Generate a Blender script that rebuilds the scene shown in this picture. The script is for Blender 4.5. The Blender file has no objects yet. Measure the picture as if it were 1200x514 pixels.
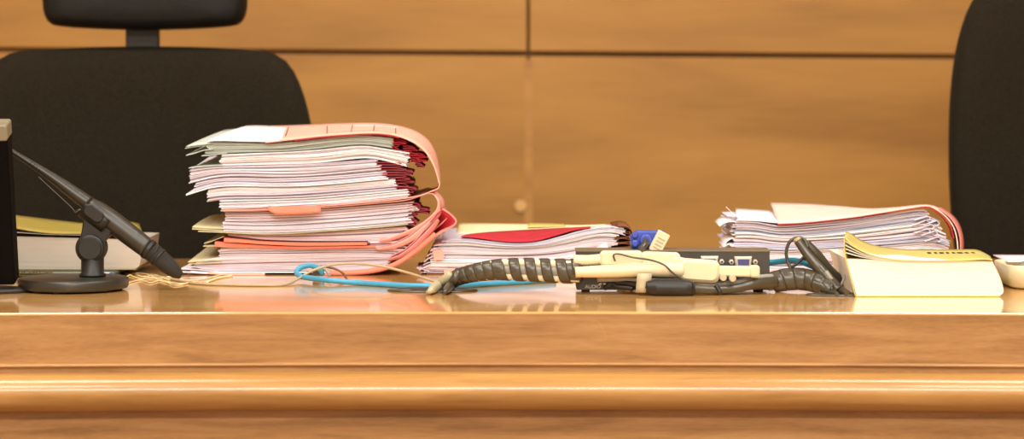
import bpy, math, random
from mathutils import Vector, Matrix
random.seed(7)
C = bpy.context.scene.collection
F, CX, HZ = 2880.0, 600.0, 86.0
ZT = 0.76                       # desk top height
HC = 0.271                      # camera height above the desk top
CZ = ZT + HC
DYF = F * HC

def P(px, py, Y):
    return Vector(((px - CX) * Y / F, Y, CZ - (py - HZ) * Y / F))
def D(px, py, h=0.0):           # a point h above the desk top
    return P(px, py, F * (HC - h) / (py - HZ))

# ------------------------------------------------------------------ materials
def lin(c):
    return tuple((v / 255 / 12.92) if v / 255 <= 0.04045 else ((v / 255 + 0.055) / 1.055) ** 2.4 for v in c) + (1.0,)
MATS = {}
def mat(name, col, rough=0.6, var=0.08, scale=40.0, bump=0.0, metal=0.0, spec=0.5, stretch=(1, 1, 1), sheen=0.0, coat=0.0, bscale=None):
    if name in MATS: return MATS[name]
    m = bpy.data.materials.new(name); m.use_nodes = True
    nt = m.node_tree; N = nt.nodes; L = nt.links
    b = N['Principled BSDF']
    b.inputs['Roughness'].default_value = rough
    b.inputs['Metallic'].default_value = metal
    b.inputs['Specular IOR Level'].default_value = spec
    if sheen: b.inputs['Sheen Weight'].default_value = sheen
    if coat:
        b.inputs['Coat Weight'].default_value = coat; b.inputs['Coat Roughness'].default_value = 0.12
    tc = N.new('ShaderNodeTexCoord'); mp = N.new('ShaderNodeMapping'); mp.inputs['Scale'].default_value = stretch
    no = N.new('ShaderNodeTexNoise'); no.inputs['Scale'].default_value = scale; no.inputs['Detail'].default_value = 5
    cr = N.new('ShaderNodeValToRGB')
    c = lin(col)
    cr.color_ramp.elements[0].position = 0.3; cr.color_ramp.elements[1].position = 0.7
    cr.color_ramp.elements[0].color = tuple(v * (1 - var) for v in c[:3]) + (1,)
    cr.color_ramp.elements[1].color = tuple(min(1, v * (1 + var)) for v in c[:3]) + (1,)
    L.new(tc.outputs['Object'], mp.inputs[0]); L.new(mp.outputs[0], no.inputs['Vector'])
    L.new(no.outputs['Fac'], cr.inputs['Fac']); L.new(cr.outputs['Color'], b.inputs['Base Color'])
    if bump:
        n2 = N.new('ShaderNodeTexNoise'); n2.inputs['Scale'].default_value = bscale or scale * 4; n2.inputs['Detail'].default_value = 3
        L.new(mp.outputs[0], n2.inputs['Vector'])
        bu = N.new('ShaderNodeBump'); bu.inputs['Strength'].default_value = bump; bu.inputs['Distance'].default_value = 0.002
        L.new(n2.outputs['Fac'], bu.inputs['Height']); L.new(bu.outputs[0], b.inputs['Normal'])
    MATS[name] = m; return m

def wood(name, cols, rough, sx=1.2, sz=14.0, fine=0.35, coat=0.0, spec=0.5, bump=0.05):
    m = bpy.data.materials.new(name); m.use_nodes = True
    nt = m.node_tree; N = nt.nodes; L = nt.links; b = N['Principled BSDF']
    b.inputs['Roughness'].default_value = rough; b.inputs['Specular IOR Level'].default_value = spec
    if coat: b.inputs['Coat Weight'].default_value = coat; b.inputs['Coat Roughness'].default_value = 0.06
    tc = N.new('ShaderNodeTexCoord')
    def noise(scale, st, det=4, dist=0.0):
        mp = N.new('ShaderNodeMapping'); mp.inputs['Scale'].default_value = st
        n = N.new('ShaderNodeTexNoise'); n.inputs['Scale'].default_value = scale; n.inputs['Detail'].default_value = det
        n.inputs['Distortion'].default_value = dist
        L.new(tc.outputs['Object'], mp.inputs[0]); L.new(mp.outputs[0], n.inputs['Vector']); return n
    n1 = noise(1.0, (sx, sz, sz), 4, 0.6)
    n2 = noise(1.0, (sx * 9, sz * 14, sz * 14), 3)
    mx = N.new('ShaderNodeMath'); mx.operation = 'MULTIPLY_ADD'
    sb = N.new('ShaderNodeMath'); sb.operation = 'SUBTRACT'; sb.inputs[1].default_value = 0.5
    L.new(n2.outputs['Fac'], sb.inputs[0]); L.new(sb.outputs[0], mx.inputs[0]); mx.inputs[1].default_value = fine
    L.new(n1.outputs['Fac'], mx.inputs[2])
    cr = N.new('ShaderNodeValToRGB'); e = cr.color_ramp.elements
    e[0].position = 0.28; e[0].color = lin(cols[0]); e[1].position = 0.72; e[1].color = lin(cols[2])
    k = e.new(0.5); k.color = lin(cols[1])
    L.new(mx.outputs[0], cr.inputs['Fac']); L.new(cr.outputs[0], b.inputs['Base Color'])
    if bump:
        bu = N.new('ShaderNodeBump'); bu.inputs['Strength'].default_value = bump; bu.inputs['Distance'].default_value = 0.001
        L.new(n2.outputs['Fac'], bu.inputs['Height']); L.new(bu.outputs[0], b.inputs['Normal'])
    MATS[name] = m; return m

M_wall = wood('wall_veneer', [(158, 110, 46), (184, 132, 58), (198, 146, 70)], 0.5, 1.1, 6, 0.18)
M_gap = wood('wall_gap_wood', [(110, 74, 38), (126, 88, 48), (134, 96, 54)], 0.7, 2, 9)
M_fill = wood('wall_joint_wood', [(170, 118, 56), (192, 140, 70), (204, 152, 82)], 0.5, 2, 9)
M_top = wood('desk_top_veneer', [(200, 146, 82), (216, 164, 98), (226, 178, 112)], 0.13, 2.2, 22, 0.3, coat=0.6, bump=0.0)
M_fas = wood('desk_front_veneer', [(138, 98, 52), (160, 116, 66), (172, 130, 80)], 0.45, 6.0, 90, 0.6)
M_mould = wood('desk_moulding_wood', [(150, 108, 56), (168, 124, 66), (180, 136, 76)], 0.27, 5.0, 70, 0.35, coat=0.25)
M_floor = wood('floor_wood', [(96, 60, 34), (120, 78, 46), (136, 92, 56)], 0.5, 2, 12)
M_plaster = mat('cream_plaster', (226, 214, 192), 0.9, 0.03, 3)
M_fabric = mat('black_chair_fabric', (38, 33, 24), 0.95, 0.25, 260, 0.5, spec=0.12)
M_fabric2 = mat('black_headrest_leather', (14, 12, 9), 0.6, 0.15, 120, 0.2, spec=0.35)
M_black = mat('black_plastic', (24, 22, 20), 0.45, 0.1, 60)
M_darkbrown = mat('dark_monitor_plastic', (4, 3, 2), 0.7, 0.1, 60, spec=0.1)
M_greybez = mat('grey_bezel_plastic', (128, 121, 100), 0.5, 0.06, 60)
M_mic = mat('mic_grey_metal', (40, 38, 31), 0.36, 0.08, 80, spec=0.6)
M_micdark = mat('mic_dark_plastic', (19, 18, 15), 0.5, 0.08, 80)
M_grille = mat('mic_grille_mesh', (30, 28, 23), 0.5, 0.4, 900, 0.8, bscale=1500)
M_steel = mat('plug_steel', (200, 194, 182), 0.35, 0.05, 60, metal=0.4)
M_paper = mat('white_paper', (240, 236, 240), 0.85, 0.03, 60, spec=0.2)
M_paper_l = mat('lilac_white_paper', (222, 214, 226), 0.85, 0.04, 60, spec=0.2)
M_paper_g = mat('grey_green_paper', (186, 196, 188), 0.85, 0.05, 60, spec=0.2)
M_paper_p = mat('rosy_white_paper', (228, 214, 222), 0.85, 0.04, 60, spec=0.2)
M_paper_b = mat('bluish_white_paper', (212, 214, 232), 0.85, 0.05, 60, spec=0.2)
M_beige = mat('beige_card', (196, 186, 148), 0.8, 0.06, 60, spec=0.2)
M_pink = mat('pink_folder_card', (238, 174, 162), 0.7, 0.05, 30, spec=0.25)
M_pale = mat('pale_pink_folder_card', (238, 180, 162), 0.7, 0.05, 30, spec=0.25)
M_rose = mat('rose_folder_card', (222, 140, 134), 0.7, 0.08, 60, spec=0.25)
M_blush = mat('blush_folder_card', (240, 212, 200), 0.7, 0.04, 30, spec=0.25)
M_duskr = mat('dusky_red_card', (158, 66, 76), 0.75, 0.2, 90, spec=0.2)
M_coral = mat('coral_card', (234, 128, 104), 0.7, 0.05, 40, spec=0.25)
M_crim = mat('crimson_folder_inside', (180, 44, 58), 0.7, 0.12, 60, spec=0.25)
M_dred = mat('dark_red_card', (132, 44, 50), 0.75, 0.25, 90, spec=0.2)
M_brownc = mat('brown_card', (128, 82, 54), 0.8, 0.15, 60, spec=0.2)
M_creamc = mat('cream_folder_card', (238, 226, 180), 0.75, 0.04, 40, spec=0.2)
M_yellow = mat('yellow_book_cover', (158, 142, 66), 0.5, 0.06, 30, spec=0.4)
M_yellow2 = mat('pale_yellow_book_cover', (202, 190, 112), 0.5, 0.10, 30, spec=0.4)
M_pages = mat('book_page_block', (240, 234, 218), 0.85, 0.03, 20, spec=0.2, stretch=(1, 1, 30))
M_pages2 = mat('shaded_book_page_block', (184, 176, 164), 0.85, 0.04, 20, spec=0.2, stretch=(1, 1, 30))  # page colour greyed to carry the shade on the left book
M_green = mat('dark_green_cover', (38, 56, 34), 0.5, 0.2, 60)
M_gold = mat('gold_print', (96, 82, 40), 0.5, 0.3, 300)
M_ink = mat('dark_ink', (70, 54, 44), 0.8, 0.1, 50)
M_blue = mat('blue_cable_sheath', (66, 156, 194), 0.4, 0.06, 60)
M_teal = mat('teal_cable_sheath', (24, 120, 146), 0.4, 0.06, 60)
M_vga = mat('blue_plug_plastic', (58, 78, 168), 0.45, 0.15, 90)
M_vga_in = mat('blue_port_insert', (70, 70, 120), 0.5, 0.1, 90)
M_cream = mat('cream_plastic', (214, 204, 170), 0.42, 0.04, 40)
M_creamd = mat('cream_grey_plastic', (180, 171, 140), 0.5, 0.05, 40)
M_cord = mat('cream_string', (240, 220, 170), 0.8, 0.08, 200)
M_beigec = mat('beige_cable_sheath', (176, 158, 122), 0.5, 0.05, 60)
M_wrap = mat('dark_spiral_wrap', (66, 61, 48), 0.3, 0.1, 60, spec=0.6)
M_wrapl = mat('grey_cable_sheath', (150, 146, 136), 0.35, 0.08, 60)
M_box = mat('charcoal_box_metal', (58, 55, 50), 0.45, 0.08, 120)
M_lid = mat('highlit_box_lid_metal', (120, 110, 92), 0.35, 0.05, 120, metal=0.3)  # lighter than the case: the lid's front edge highlight is in this colour
M_white = mat('white_print', (220, 216, 206), 0.6, 0.02, 50)
M_tie = mat('brown_tie', (112, 84, 58), 0.7, 0.1, 100)
M_glass = mat('green_grey_plastic', (120, 126, 104), 0.2, 0.2, 60)

# ------------------------------------------------------------------ mesh builder
def lerp(a, b, t): return a + (b - a) * t
def crom(pts, n):
    """smooth resample of a list of vectors / tuples, n points by arc length"""
    pts = [Vector(p) for p in pts]
    if len(pts) == 2: return [pts[0].lerp(pts[1], i / (n - 1)) for i in range(n)]
    out = []
    for i in range(len(pts) - 1):
        p1, p2 = pts[i], pts[i + 1]
        p0 = pts[i - 1] if i else p1 * 2 - p2
        p3 = pts[i + 2] if i + 2 < len(pts) else p2 * 2 - p1
        for k in range(10):
            t = k / 10
            out.append(0.5 * ((2 * p1) + (p2 - p0) * t + (2 * p0 - 5 * p1 + 4 * p2 - p3) * t * t + (3 * p1 - p0 - 3 * p2 + p3) * t ** 3))
    out.append(pts[-1])
    L = [0]
    for i in range(1, len(out)): L.append(L[-1] + (out[i] - out[i - 1]).length)
    res = []; j = 0
    for i in range(n):
        s = L[-1] * i / (n - 1)
        while j < len(L) - 2 and L[j + 1] < s: j += 1
        d = L[j + 1] - L[j]
        res.append(out[j].lerp(out[j + 1], 0 if d == 0 else (s - L[j]) / d))
    return res
def yat(pts, x):
    """smooth y(x) of a pixel polyline"""
    if x <= pts[0][0]:
        a, b = pts[0], pts[1]; return a[1] + (b[1] - a[1]) * (x - a[0]) / (b[0] - a[0])
    if x >= pts[-1][0]:
        a, b = pts[-2], pts[-1]; return b[1] + (b[1] - a[1]) * (x - b[0]) / (b[0] - a[0])
    for i in range(len(pts) - 1):
        if pts[i][0] <= x <= pts[i + 1][0]:
            (x1, y1), (x2, y2) = pts[i], pts[i + 1]
            m1 = (y2 - pts[i - 1][1]) / (x2 - pts[i - 1][0]) if i else (y2 - y1) / (x2 - x1)
            m2 = (pts[i + 2][1] - y1) / (pts[i + 2][0] - x1) if i + 2 < len(pts) else (y2 - y1) / (x2 - x1)
            h = x2 - x1; t = (x - x1) / h
            return ((2*t**3-3*t*t+1)*y1 + (t**3-2*t*t+t)*h*m1 + (-2*t**3+3*t*t)*y2 + (t**3-t*t)*h*m2)

class MB:
    def __init__(s): s.v = []; s.f = []; s.mi = []; s.sm = []
    def face(s, idx, mi=0, smooth=False): s.f.append(idx); s.mi.append(mi); s.sm.append(smooth)
    def box(s, a, b, mi=0, rot=None, piv=None):
        n = len(s.v)
        for x in (a[0], b[0]):
            for y in (a[1], b[1]):
                for z in (a[2], b[2]):
                    p = Vector((x, y, z))
                    if rot is not None: p = rot @ (p - piv) + piv
                    s.v.append(p)
        for q in ((0,1,3,2),(4,6,7,5),(0,4,5,1),(2,3,7,6),(0,2,6,4),(1,5,7,3)):
            s.face([n + k for k in q], mi)
        return s
    def rbox(s, a, b, r=0.003, mi=0, xf=None, seg=3):
        """box with rounded vertical-in-Y outline (rounded in XZ) and small chamfer front/back"""
        x0, y0, z0 = a; x1, y1, z1 = b
        r = min(r, (x1 - x0) / 2.01, (z1 - z0) / 2.01)
        out = []
        for cx, cz, a0 in ((x1 - r, z1 - r, 0), (x0 + r, z1 - r, 90), (x0 + r, z0 + r, 180), (x1 - r, z0 + r, 270)):
            for k in range(seg + 1):
                t = math.radians(a0 + 90 * k / seg); out.append((cx + r * math.cos(t), cz + r * math.sin(t)))
        c = min(r * 0.5, (y1 - y0) / 3)
        mx, mz = (x0 + x1) / 2, (z0 + z1) / 2
        rings = []
        for y, ins in ((y0, c), (y0 + c, 0), (y1 - c, 0), (y1, c)):
            fx = 1 - ins / ((x1 - x0) / 2); fz = 1 - ins / ((z1 - z0) / 2)
            ring = []
            for px, pz in out:
                p = Vector((mx + (px - mx) * fx, y, mz + (pz - mz) * fz))
                if xf: p = xf @ p
                ring.append(len(s.v)); s.v.append(p)
            rings.append(ring)
        n = len(out)
        for q in range(3):
            for k in range(n):
                s.face([rings[q][k], rings[q][(k+1) % n], rings[q+1][(k+1) % n], rings[q+1][k]], mi, False)
        s.face(rings[0][::-1], mi); s.face(rings[3], mi)
        return s
    def tube(s, path, r, seg=12, n=None, mi=0, cap=True, flat=1.0, smooth=True):
        n = n or max(8, len(path) * 6)
        if len(path) > 2: pts = crom(path, n)
        else: pts = [Vector(path[0]).lerp(Vector(path[1]), i / (n - 1)) for i in range(n)]
        if not isinstance(r, (list, tuple)): r = [r] * 2
        rs = []
        for i in range(n):
            t = i / (n - 1) * (len(r) - 1); k = min(int(t), len(r) - 2); rs.append(lerp(r[k], r[k + 1], t - k))
        fr = frames(pts)
        rings = []
        for p, (T, U, V), rr in zip(pts, fr, rs):
            ring = []
            for k in range(seg):
                a = 2 * math.pi * k / seg
                ring.append(len(s.v)); s.v.append(p + U * math.cos(a) * rr + V * math.sin(a) * rr * flat)
            rings.append(ring)
        for i in range(n - 1):
            for k in range(seg):
                s.face([rings[i][k], rings[i][(k+1) % seg], rings[i+1][(k+1) % seg], rings[i+1][k]], mi, smooth)
        if cap:
            s.face(rings[0][::-1], mi); s.face(rings[-1], mi)
        return s
    def lathe(s, prof, o, axis='Z', seg=48, mi=0, smooth=True, xf=None, sx=1, sy=1):
        """prof: (radius, height) pairs from bottom to top"""
        rings = []
        for r, h in prof:
            ring = []
            for k in range(seg):
                a = 2 * math.pi * k / seg; u, v = math.cos(a) * r * sx, math.sin(a) * r * sy
                if axis == 'Z': p = Vector((u, v, h))
                elif axis == 'Y': p = Vector((u, h, -v))
                else: p = Vector((h, u, v))
                p = (xf @ p) if xf else p + Vector(o)
                ring.append(len(s.v)); s.v.append(p)
            rings.append(ring)
        for i in range(len(rings) - 1):
            for k in range(seg):
                s.face([rings[i][k], rings[i][(k+1) % seg], rings[i+1][(k+1) % seg], rings[i+1][k]], mi, smooth)
        s.face(rings[0][::-1], mi); s.face(rings[-1], mi)
        return s
    def grid_solid(s, g, th, mi_top=0, mi_bot=0, smooth=True):
        """g[i][j] world points -> a thin solid of thickness th"""
        ni, nj = len(g), len(g[0])
        def nrm(i, j):
            a = g[min(i+1, ni-1)][j] - g[max(i-1, 0)][j]; b = g[i][min(j+1, nj-1)] - g[i][max(j-1, 0)]
            n = a.cross(b); return n.normalized() if n.length > 1e-12 else Vector((0, 0, 1))
        T = []; B = []
        for i in range(ni):
            T.append([]); B.append([])
            for j in range(nj):
                n = nrm(i, j) * th / 2
                T[i].append(len(s.v)); s.v.append(g[i][j] + n); B[i].append(len(s.v)); s.v.append(g[i][j] - n)
        for i in range(ni - 1):
            for j in range(nj - 1):
                s.face([T[i][j], T[i+1][j], T[i+1][j+1], T[i][j+1]], mi_top, smooth)
                s.face([B[i][j], B[i][j+1], B[i+1][j+1], B[i+1][j]], mi_bot, smooth)
        for i in range(ni - 1):
            s.face([T[i][0], B[i][0], B[i+1][0], T[i+1][0]], mi_top); s.face([T[i][-1], T[i+1][-1], B[i+1][-1], B[i][-1]], mi_top)
        for j in range(nj - 1):
            s.face([T[0][j], T[0][j+1], B[0][j+1], B[0][j]], mi_top); s.face([T[-1][j], B[-1][j], B[-1][j+1], T[-1][j+1]], mi_top)
        return s
    def prism(s, poly, y0, y1, mi=0):
        n = len(poly); a = len(s.v)
        for y in (y0, y1):
            for x, z in poly: s.v.append(Vector((x, y, z)))
        s.face([a + k for k in range(n)], mi); s.face([a + n + k for k in range(n)][::-1], mi)
        for k in range(n): s.face([a + k, a + n + k, a + n + (k+1) % n, a + (k+1) % n], mi)
        return s
    def build(s, name, mats, parent=None, org=None, bevel=0):
        if not isinstance(mats, (list, tuple)): mats = [mats]
        o0 = Vector((0, 0, 0))
        if parent is not None: o0 = Vector(parent['_o'])
        elif org is not None: o0 = Vector(org)
        me = bpy.data.meshes.new(name)
        me.from_pydata([tuple(p - o0) for p in s.v], [], s.f)
        for m in mats: me.materials.append(m)
        for p, mi, sm in zip(me.polygons, s.mi, s.sm): p.material_index = mi; p.use_smooth = sm
        me.update()
        o = bpy.data.objects.new(name, me); C.objects.link(o)
        import bmesh
        bm = bmesh.new(); bm.from_mesh(me); bmesh.ops.recalc_face_normals(bm, faces=bm.faces); bm.to_mesh(me); bm.free()
        if parent is not None: o.parent = parent; o['_o'] = tuple(o0)
        else: o.location = o0; o['_o'] = tuple(o0)
        if bevel:
            b = o.modifiers.new('bevel', 'BEVEL'); b.width = bevel; b.segments = 3; b.limit_method = 'ANGLE'; b.angle_limit = math.radians(40)
        return o
def frames(pts):
    out = []; U = None
    for i, p in enumerate(pts):
        T = (pts[min(i+1, len(pts)-1)] - pts[max(i-1, 0)]).normalized()
        if U is None:
            a = Vector((0, 0, 1)) if abs(T.z) < 0.9 else Vector((1, 0, 0))
            U = (a - T * a.dot(T)).normalized()
        else: U = (U - T * U.dot(T)).normalized()
        out.append((T, U, T.cross(U)))
    return out

def thing(name, label, cat, loc, group=None):
    o = bpy.data.objects.new(name, None); C.objects.link(o); o.location = loc; o['_o'] = tuple(loc)
    o.empty_display_size = 0.05
    o['label'] = label; o['category'] = cat
    if group: o['group'] = group
    return o
def tag(o, label, cat, group=None):
    o['label'] = label; o['category'] = cat
    if group: o['group'] = group
    return o
def struct(o): o['kind'] = 'structure'; return o

# ------------------------------------------------------------------ the room
X0, X1, YB, YF, ZC = -4.0, 4.0, 5.05, -3.2, 3.1
struct(MB().box((X0, YF, -0.1), (X1, YB + 0.1, 0)).build('floor', M_floor))
struct(MB().box((X0, YF, ZC), (X1, YB + 0.1, ZC + 0.1)).build('ceiling', M_plaster))
struct(MB().box((X0 - 0.1, YF, -0.1), (X0, YB + 0.1, ZC + 0.1)).build('wall_left', M_plaster))
struct(MB().box((X1, YF, -0.1), (X1 + 0.1, YB + 0.1, ZC + 0.1)).build('wall_right', M_plaster))
struct(MB().box((X0 - 0.1, YF - 0.1, -0.1), (X1 + 0.1, YF, ZC + 0.1)).build('wall_front', M_plaster))
wall = struct(MB().box((X0, YB + 0.006, 0), (X1, YB + 0.1, ZC)).build('wall_back', M_gap))
# veneer panels with open joints; the courses run very slightly out of level
seam_x = P(619, 100, YB).x
roll = math.tan(math.radians(0.42))
zg = P(600, 63, YB).z
zs = [0.01, zg - 0.62, zg, zg + 0.62, zg + 1.24, ZC - 0.02]
xs = [X0 + 0.01, seam_x - 2.5, seam_x - 1.25, seam_x, seam_x + 1.25, seam_x + 2.5, X1 - 0.01]
g = 0.0052
for i in range(len(xs) - 1):
    for j in range(len(zs) - 1):
        a, b = xs[i] + g * 0.6, xs[i+1] - g * 0.6
        def zz(x, z): return z if z < 0.1 or z > ZC - 0.1 else z - x * roll
        m = MB()
        poly = [(a, zz(a, zs[j]) + g), (b, zz(b, zs[j]) + g), (b, zz(b, zs[j+1]) - g), (a, zz(a, zs[j+1]) - g)]
        m.prism(poly, YB - 0.012, YB + 0.006)
        m.build('wall_panel', M_wall, wall, bevel=0.0025)
# light wooden joint strip set into the vertical joint below the groove
MB().box((seam_x - 0.008, YB - 0.0135, 0.02), (seam_x + 0.009, YB + 0.004, zg - 0.012)).build('joint_strip', M_fill, wall)
m = MB().lathe([(0.012, 0), (0.012, 0.006), (0.009, 0.0065)], P(610, 241, YB - 0.019), 'Y', 24)
m.build('joint_plug', mat('pale_wood_plug', (226, 180, 112), 0.5, 0.05, 60), wall)

# ------------------------------------------------------------------ judge's bench
HW = 1.9; RE = 3.6
def curv(x): return -0.018 * min(abs(x) / 0.58, 1.6) ** 2
def sweep(profile, name, material, parent, nseg=64, closed=True, bend=True):
    m = MB(); rings = []
    for i in range(nseg + 1):
        x = -HW + 2 * HW * i / nseg; ring = []
        for (y, z, k) in profile:
            ring.append(len(m.v)); m.v.append(Vector((x, y + (curv(x) if k else 0), ZT + z)))
        rings.append(ring)
    n = len(profile)
    for i in range(nseg):
        for k in range(n): m.face([rings[i][k], rings[i][(k+1) % n], rings[i+1][(k+1) % n], rings[i+1][k]], 0, False)
    m.face(rings[0][::-1]); m.face(rings[-1])
    return m.build(name, material, parent)
bench = thing('judges_bench', 'long glossy wooden bench with rounded moulding along its front, carrying all files and cables', 'desk', (0, 3.2, 0))
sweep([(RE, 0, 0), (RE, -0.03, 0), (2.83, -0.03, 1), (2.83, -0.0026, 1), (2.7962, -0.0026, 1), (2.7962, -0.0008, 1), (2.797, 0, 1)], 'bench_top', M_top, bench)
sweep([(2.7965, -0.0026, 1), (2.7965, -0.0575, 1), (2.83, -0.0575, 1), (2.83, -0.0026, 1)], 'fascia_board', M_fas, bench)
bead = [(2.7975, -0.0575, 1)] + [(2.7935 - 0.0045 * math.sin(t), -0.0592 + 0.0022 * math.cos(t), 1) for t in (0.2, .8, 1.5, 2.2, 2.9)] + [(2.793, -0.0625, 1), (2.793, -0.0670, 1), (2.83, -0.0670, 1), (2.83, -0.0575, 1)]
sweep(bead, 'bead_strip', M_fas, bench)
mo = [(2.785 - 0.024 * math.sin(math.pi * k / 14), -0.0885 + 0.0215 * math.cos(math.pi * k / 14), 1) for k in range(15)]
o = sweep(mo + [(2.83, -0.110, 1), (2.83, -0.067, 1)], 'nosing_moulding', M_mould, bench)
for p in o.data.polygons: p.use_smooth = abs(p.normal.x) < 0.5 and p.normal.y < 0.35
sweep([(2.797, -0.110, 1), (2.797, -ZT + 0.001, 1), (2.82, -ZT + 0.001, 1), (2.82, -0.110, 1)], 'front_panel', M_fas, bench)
def scr(m):
    ps = [P(x, y, 2.7962) for x, y in ((693, 377), (700, 376), (706, 384), (710, 396), (714, 410), (716, 419))]
    m.tube(ps, 0.0004, 6, 30)
scr_m = MB(); scr(scr_m); scr_m.build('scratch_mark', M_fill, bench)
for sx in (-1, 1):
    a, b = sorted((sx * HW, sx * (HW - 0.03)))
    MB().box((a, 2.84, 0.001), (b, RE - 0.02, ZT - 0.03)).build('side_panel', M_fas, bench)

# ------------------------------------------------------------------ papers
def tilt(z): return 0.062 * max(0.0, z - ZT) / 0.18
def sheaf(m, top, bot, xl, xr, n, Y0, depth=0.21, jx=2.0, jy=0.0016, dy=0.0, yaw=0.0, wav=0.25, seg=18, jr=None, mi=0, droop=None):
    """n loose sheets between two pixel curves drawn on the plane Y0"""
    jr = jx if jr is None else jr
    ph = random.random() * 6
    ws = [random.uniform(0.6, 1.5) for _ in range(n)]; tot = sum(ws); ts = [0.0]
    for w_ in ws: ts.append(ts[-1] + w_ / tot)
    for i in range(n):
        a = (xl(i / n) if callable(xl) else xl) + random.uniform(-jx, jx); b = (xr(i / n) if callable(xr) else xr) + random.uniform(-jr, jr)
        yy = Y0 + dy + random.uniform(0, jy) + (random.uniform(0.003, 0.006) if n > 3 and random.random() < 0.2 else 0); sk = random.uniform(-1, 1) * 0.004
        p1 = random.random() * 6; base = len(m.v)
        fill = random.uniform(0.62, 0.93)
        for k in range(seg + 1):
            px = lerp(a, b, k / seg)
            yt = yat(top, px); yb = yat(bot, px)
            w = wav * math.sin(px * 0.045 + ph + i * 0.5) * (1 if 0 < i < n - 1 else 0)
            hb = lerp(yb, yt, ts[i]) ; ht = lerp(yb, yt, ts[i] + fill * (ts[i+1] - ts[i]))
            if 0 < i: hb += w; ht += w
            yw = yy + 0.0006 * math.sin(px * 0.03 + p1)
            pb, pt = P(px, hb, Y0), P(px, ht, Y0)
            fl = ZT + 0.0024 + 0.0003 * i; pb.z = max(pb.z, fl); pt.z = max(pt.z, fl + 0.0006)
            dd = depth + sk
            xo = yaw * dd; dr = droop(px) if droop else 0.0
            m.v += [Vector((pb.x, yw, pb.z)), Vector((pt.x, yw, pt.z)),
                    Vector((pt.x + xo, yw + dd, pt.z + tilt(pt.z) * dd - dr * (pt.z - ZT))), Vector((pb.x + xo, yw + dd, pb.z + tilt(pb.z) * dd - dr * (pb.z - ZT)))]
        for k in range(seg):
            q = base + 4 * k
            for e in range(4): m.face([q + e, q + (e+1) % 4, q + 4 + (e+1) % 4, q + 4 + e], mi, False)
        m.face([base, base+1, base+2, base+3], mi); q = base + 4 * seg; m.face([q+3, q+2, q+1, q], mi)
    return m
def ruled(m, front, rear, Y0, Y1, th=0.0006, n=60, nj=6, mi_top=0, mi_bot=0, sag=0.0):
    """a card whose front edge follows `front` at depth Y0 and rear edge `rear` at Y1 (both pixel polylines)"""
    f = crom([P(x, y, Y0) for x, y in front], n)
    if rear is None: r = [Vector((p.x, Y1, p.z + tilt(p.z) * (Y1 - Y0))) for p in f]
    else: r = crom([P(x, y, Y1) for x, y in rear], n)
    for p in f + r: p.z = max(p.z, ZT + th * 0.5 + 0.0003)
    g = []
    for a, b in zip(f, r):
        g.append([a.lerp(b, j / (nj - 1)) + Vector((0, 0, sag * math.sin(math.pi * j / (nj - 1)))) for j in range(nj)])
    return m.grid_solid(g, th, mi_top, mi_bot)
def part(parent, name, mats, fn, label=None):
    m = MB(); fn(m); o = m.build(name, mats, parent)
    if label: o['label'] = label
    return o

YS = 3.31; YR = 3.545
# ---- bottom file (D)
fD = thing('case_file', 'bottom file of the tall stack, its salmon folder with crimson lining flaring out at right', 'file folder', P(400, 324, YS) * 1, None)
fD.location.z = ZT; fD['_o'] = tuple(fD.location)
def dcov(m):
    front = [(374, 321.8), (384, 321.9), (395, 321.9), (428, 320), (452, 315.5), (468, 309), (485, 298), (500, 285.5), (515, 273), (530, 265), (534.5, 258.5), (527, 250), (518.5, 244.5)]
    rear = [(378, 306.3), (386, 306.3), (395, 306.3), (428, 306), (450, 303), (464, 297), (479, 287), (492, 276), (505, 265), (516, 259), (520, 255), (517, 250), (512, 246)]
    ruled(m, front, rear, YS - 0.012, YR - 0.02, 0.0022, 80, 6, 0, 1)
part(fD, 'folder_cover', [M_rose, M_coral], dcov)
def dfl(m):   # crimson inner flaps curling back down into the papers
    ruled(m, [(518.5, 246.5), (509, 256), (499, 267), (487, 281), (474, 292), (458, 300)], [(521, 248), (514, 258), (507, 268), (496, 280), (483, 290), (463, 295)], YS - 0.008, YR - 0.06, 0.0012, 40, 6, 0, 0)
    ruled(m, [(526, 253), (517, 262), (504, 273), (492, 286), (480, 296), (466, 305)], [(527, 254), (521, 263), (511, 273), (499, 285), (487, 295), (471, 301)], YS - 0.004, YR - 0.06, 0.0012, 40, 6, 0, 0)
part(fD, 'inner_flap', [M_rose], dfl, 'rose inner flaps folded back at the right end')
part(fD, 'crimson_lining', [M_crim], lambda m: ruled(m, [(531, 262.5), (532.5, 257.5), (526, 250.5), (519, 246), (513, 250), (505, 259)], [(508, 272), (508, 268), (505, 263), (502, 259), (498, 262), (494, 268)], YS - 0.011, YS + 0.03, 0.001, 30, 6, sag=-0.002), 'crimson lining of the flared fold')
Dl = [(385, 321.8), (410, 321.4), (428, 320), (452, 315.5), (468, 309), (485, 298), (500, 285.5), (512, 275)]
part(fD, 'cover_lip', [M_coral], lambda m: ruled(m, Dl, [(x - 1.5 * i / 3, y - 5.5 + i * 0.35) for i, (x, y) in enumerate(Dl)], YS - 0.0135, YS - 0.0105, 0.0008, 40, 3))
part(fD, 'tan_insert', [M_brownc], lambda m: ruled(m, [(516, 262), (508, 270), (500, 277), (494, 284)], [(510, 260), (503, 266), (495, 273), (488, 280)], YS - 0.006, YR - 0.1, 0.001, 14, 5))
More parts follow.
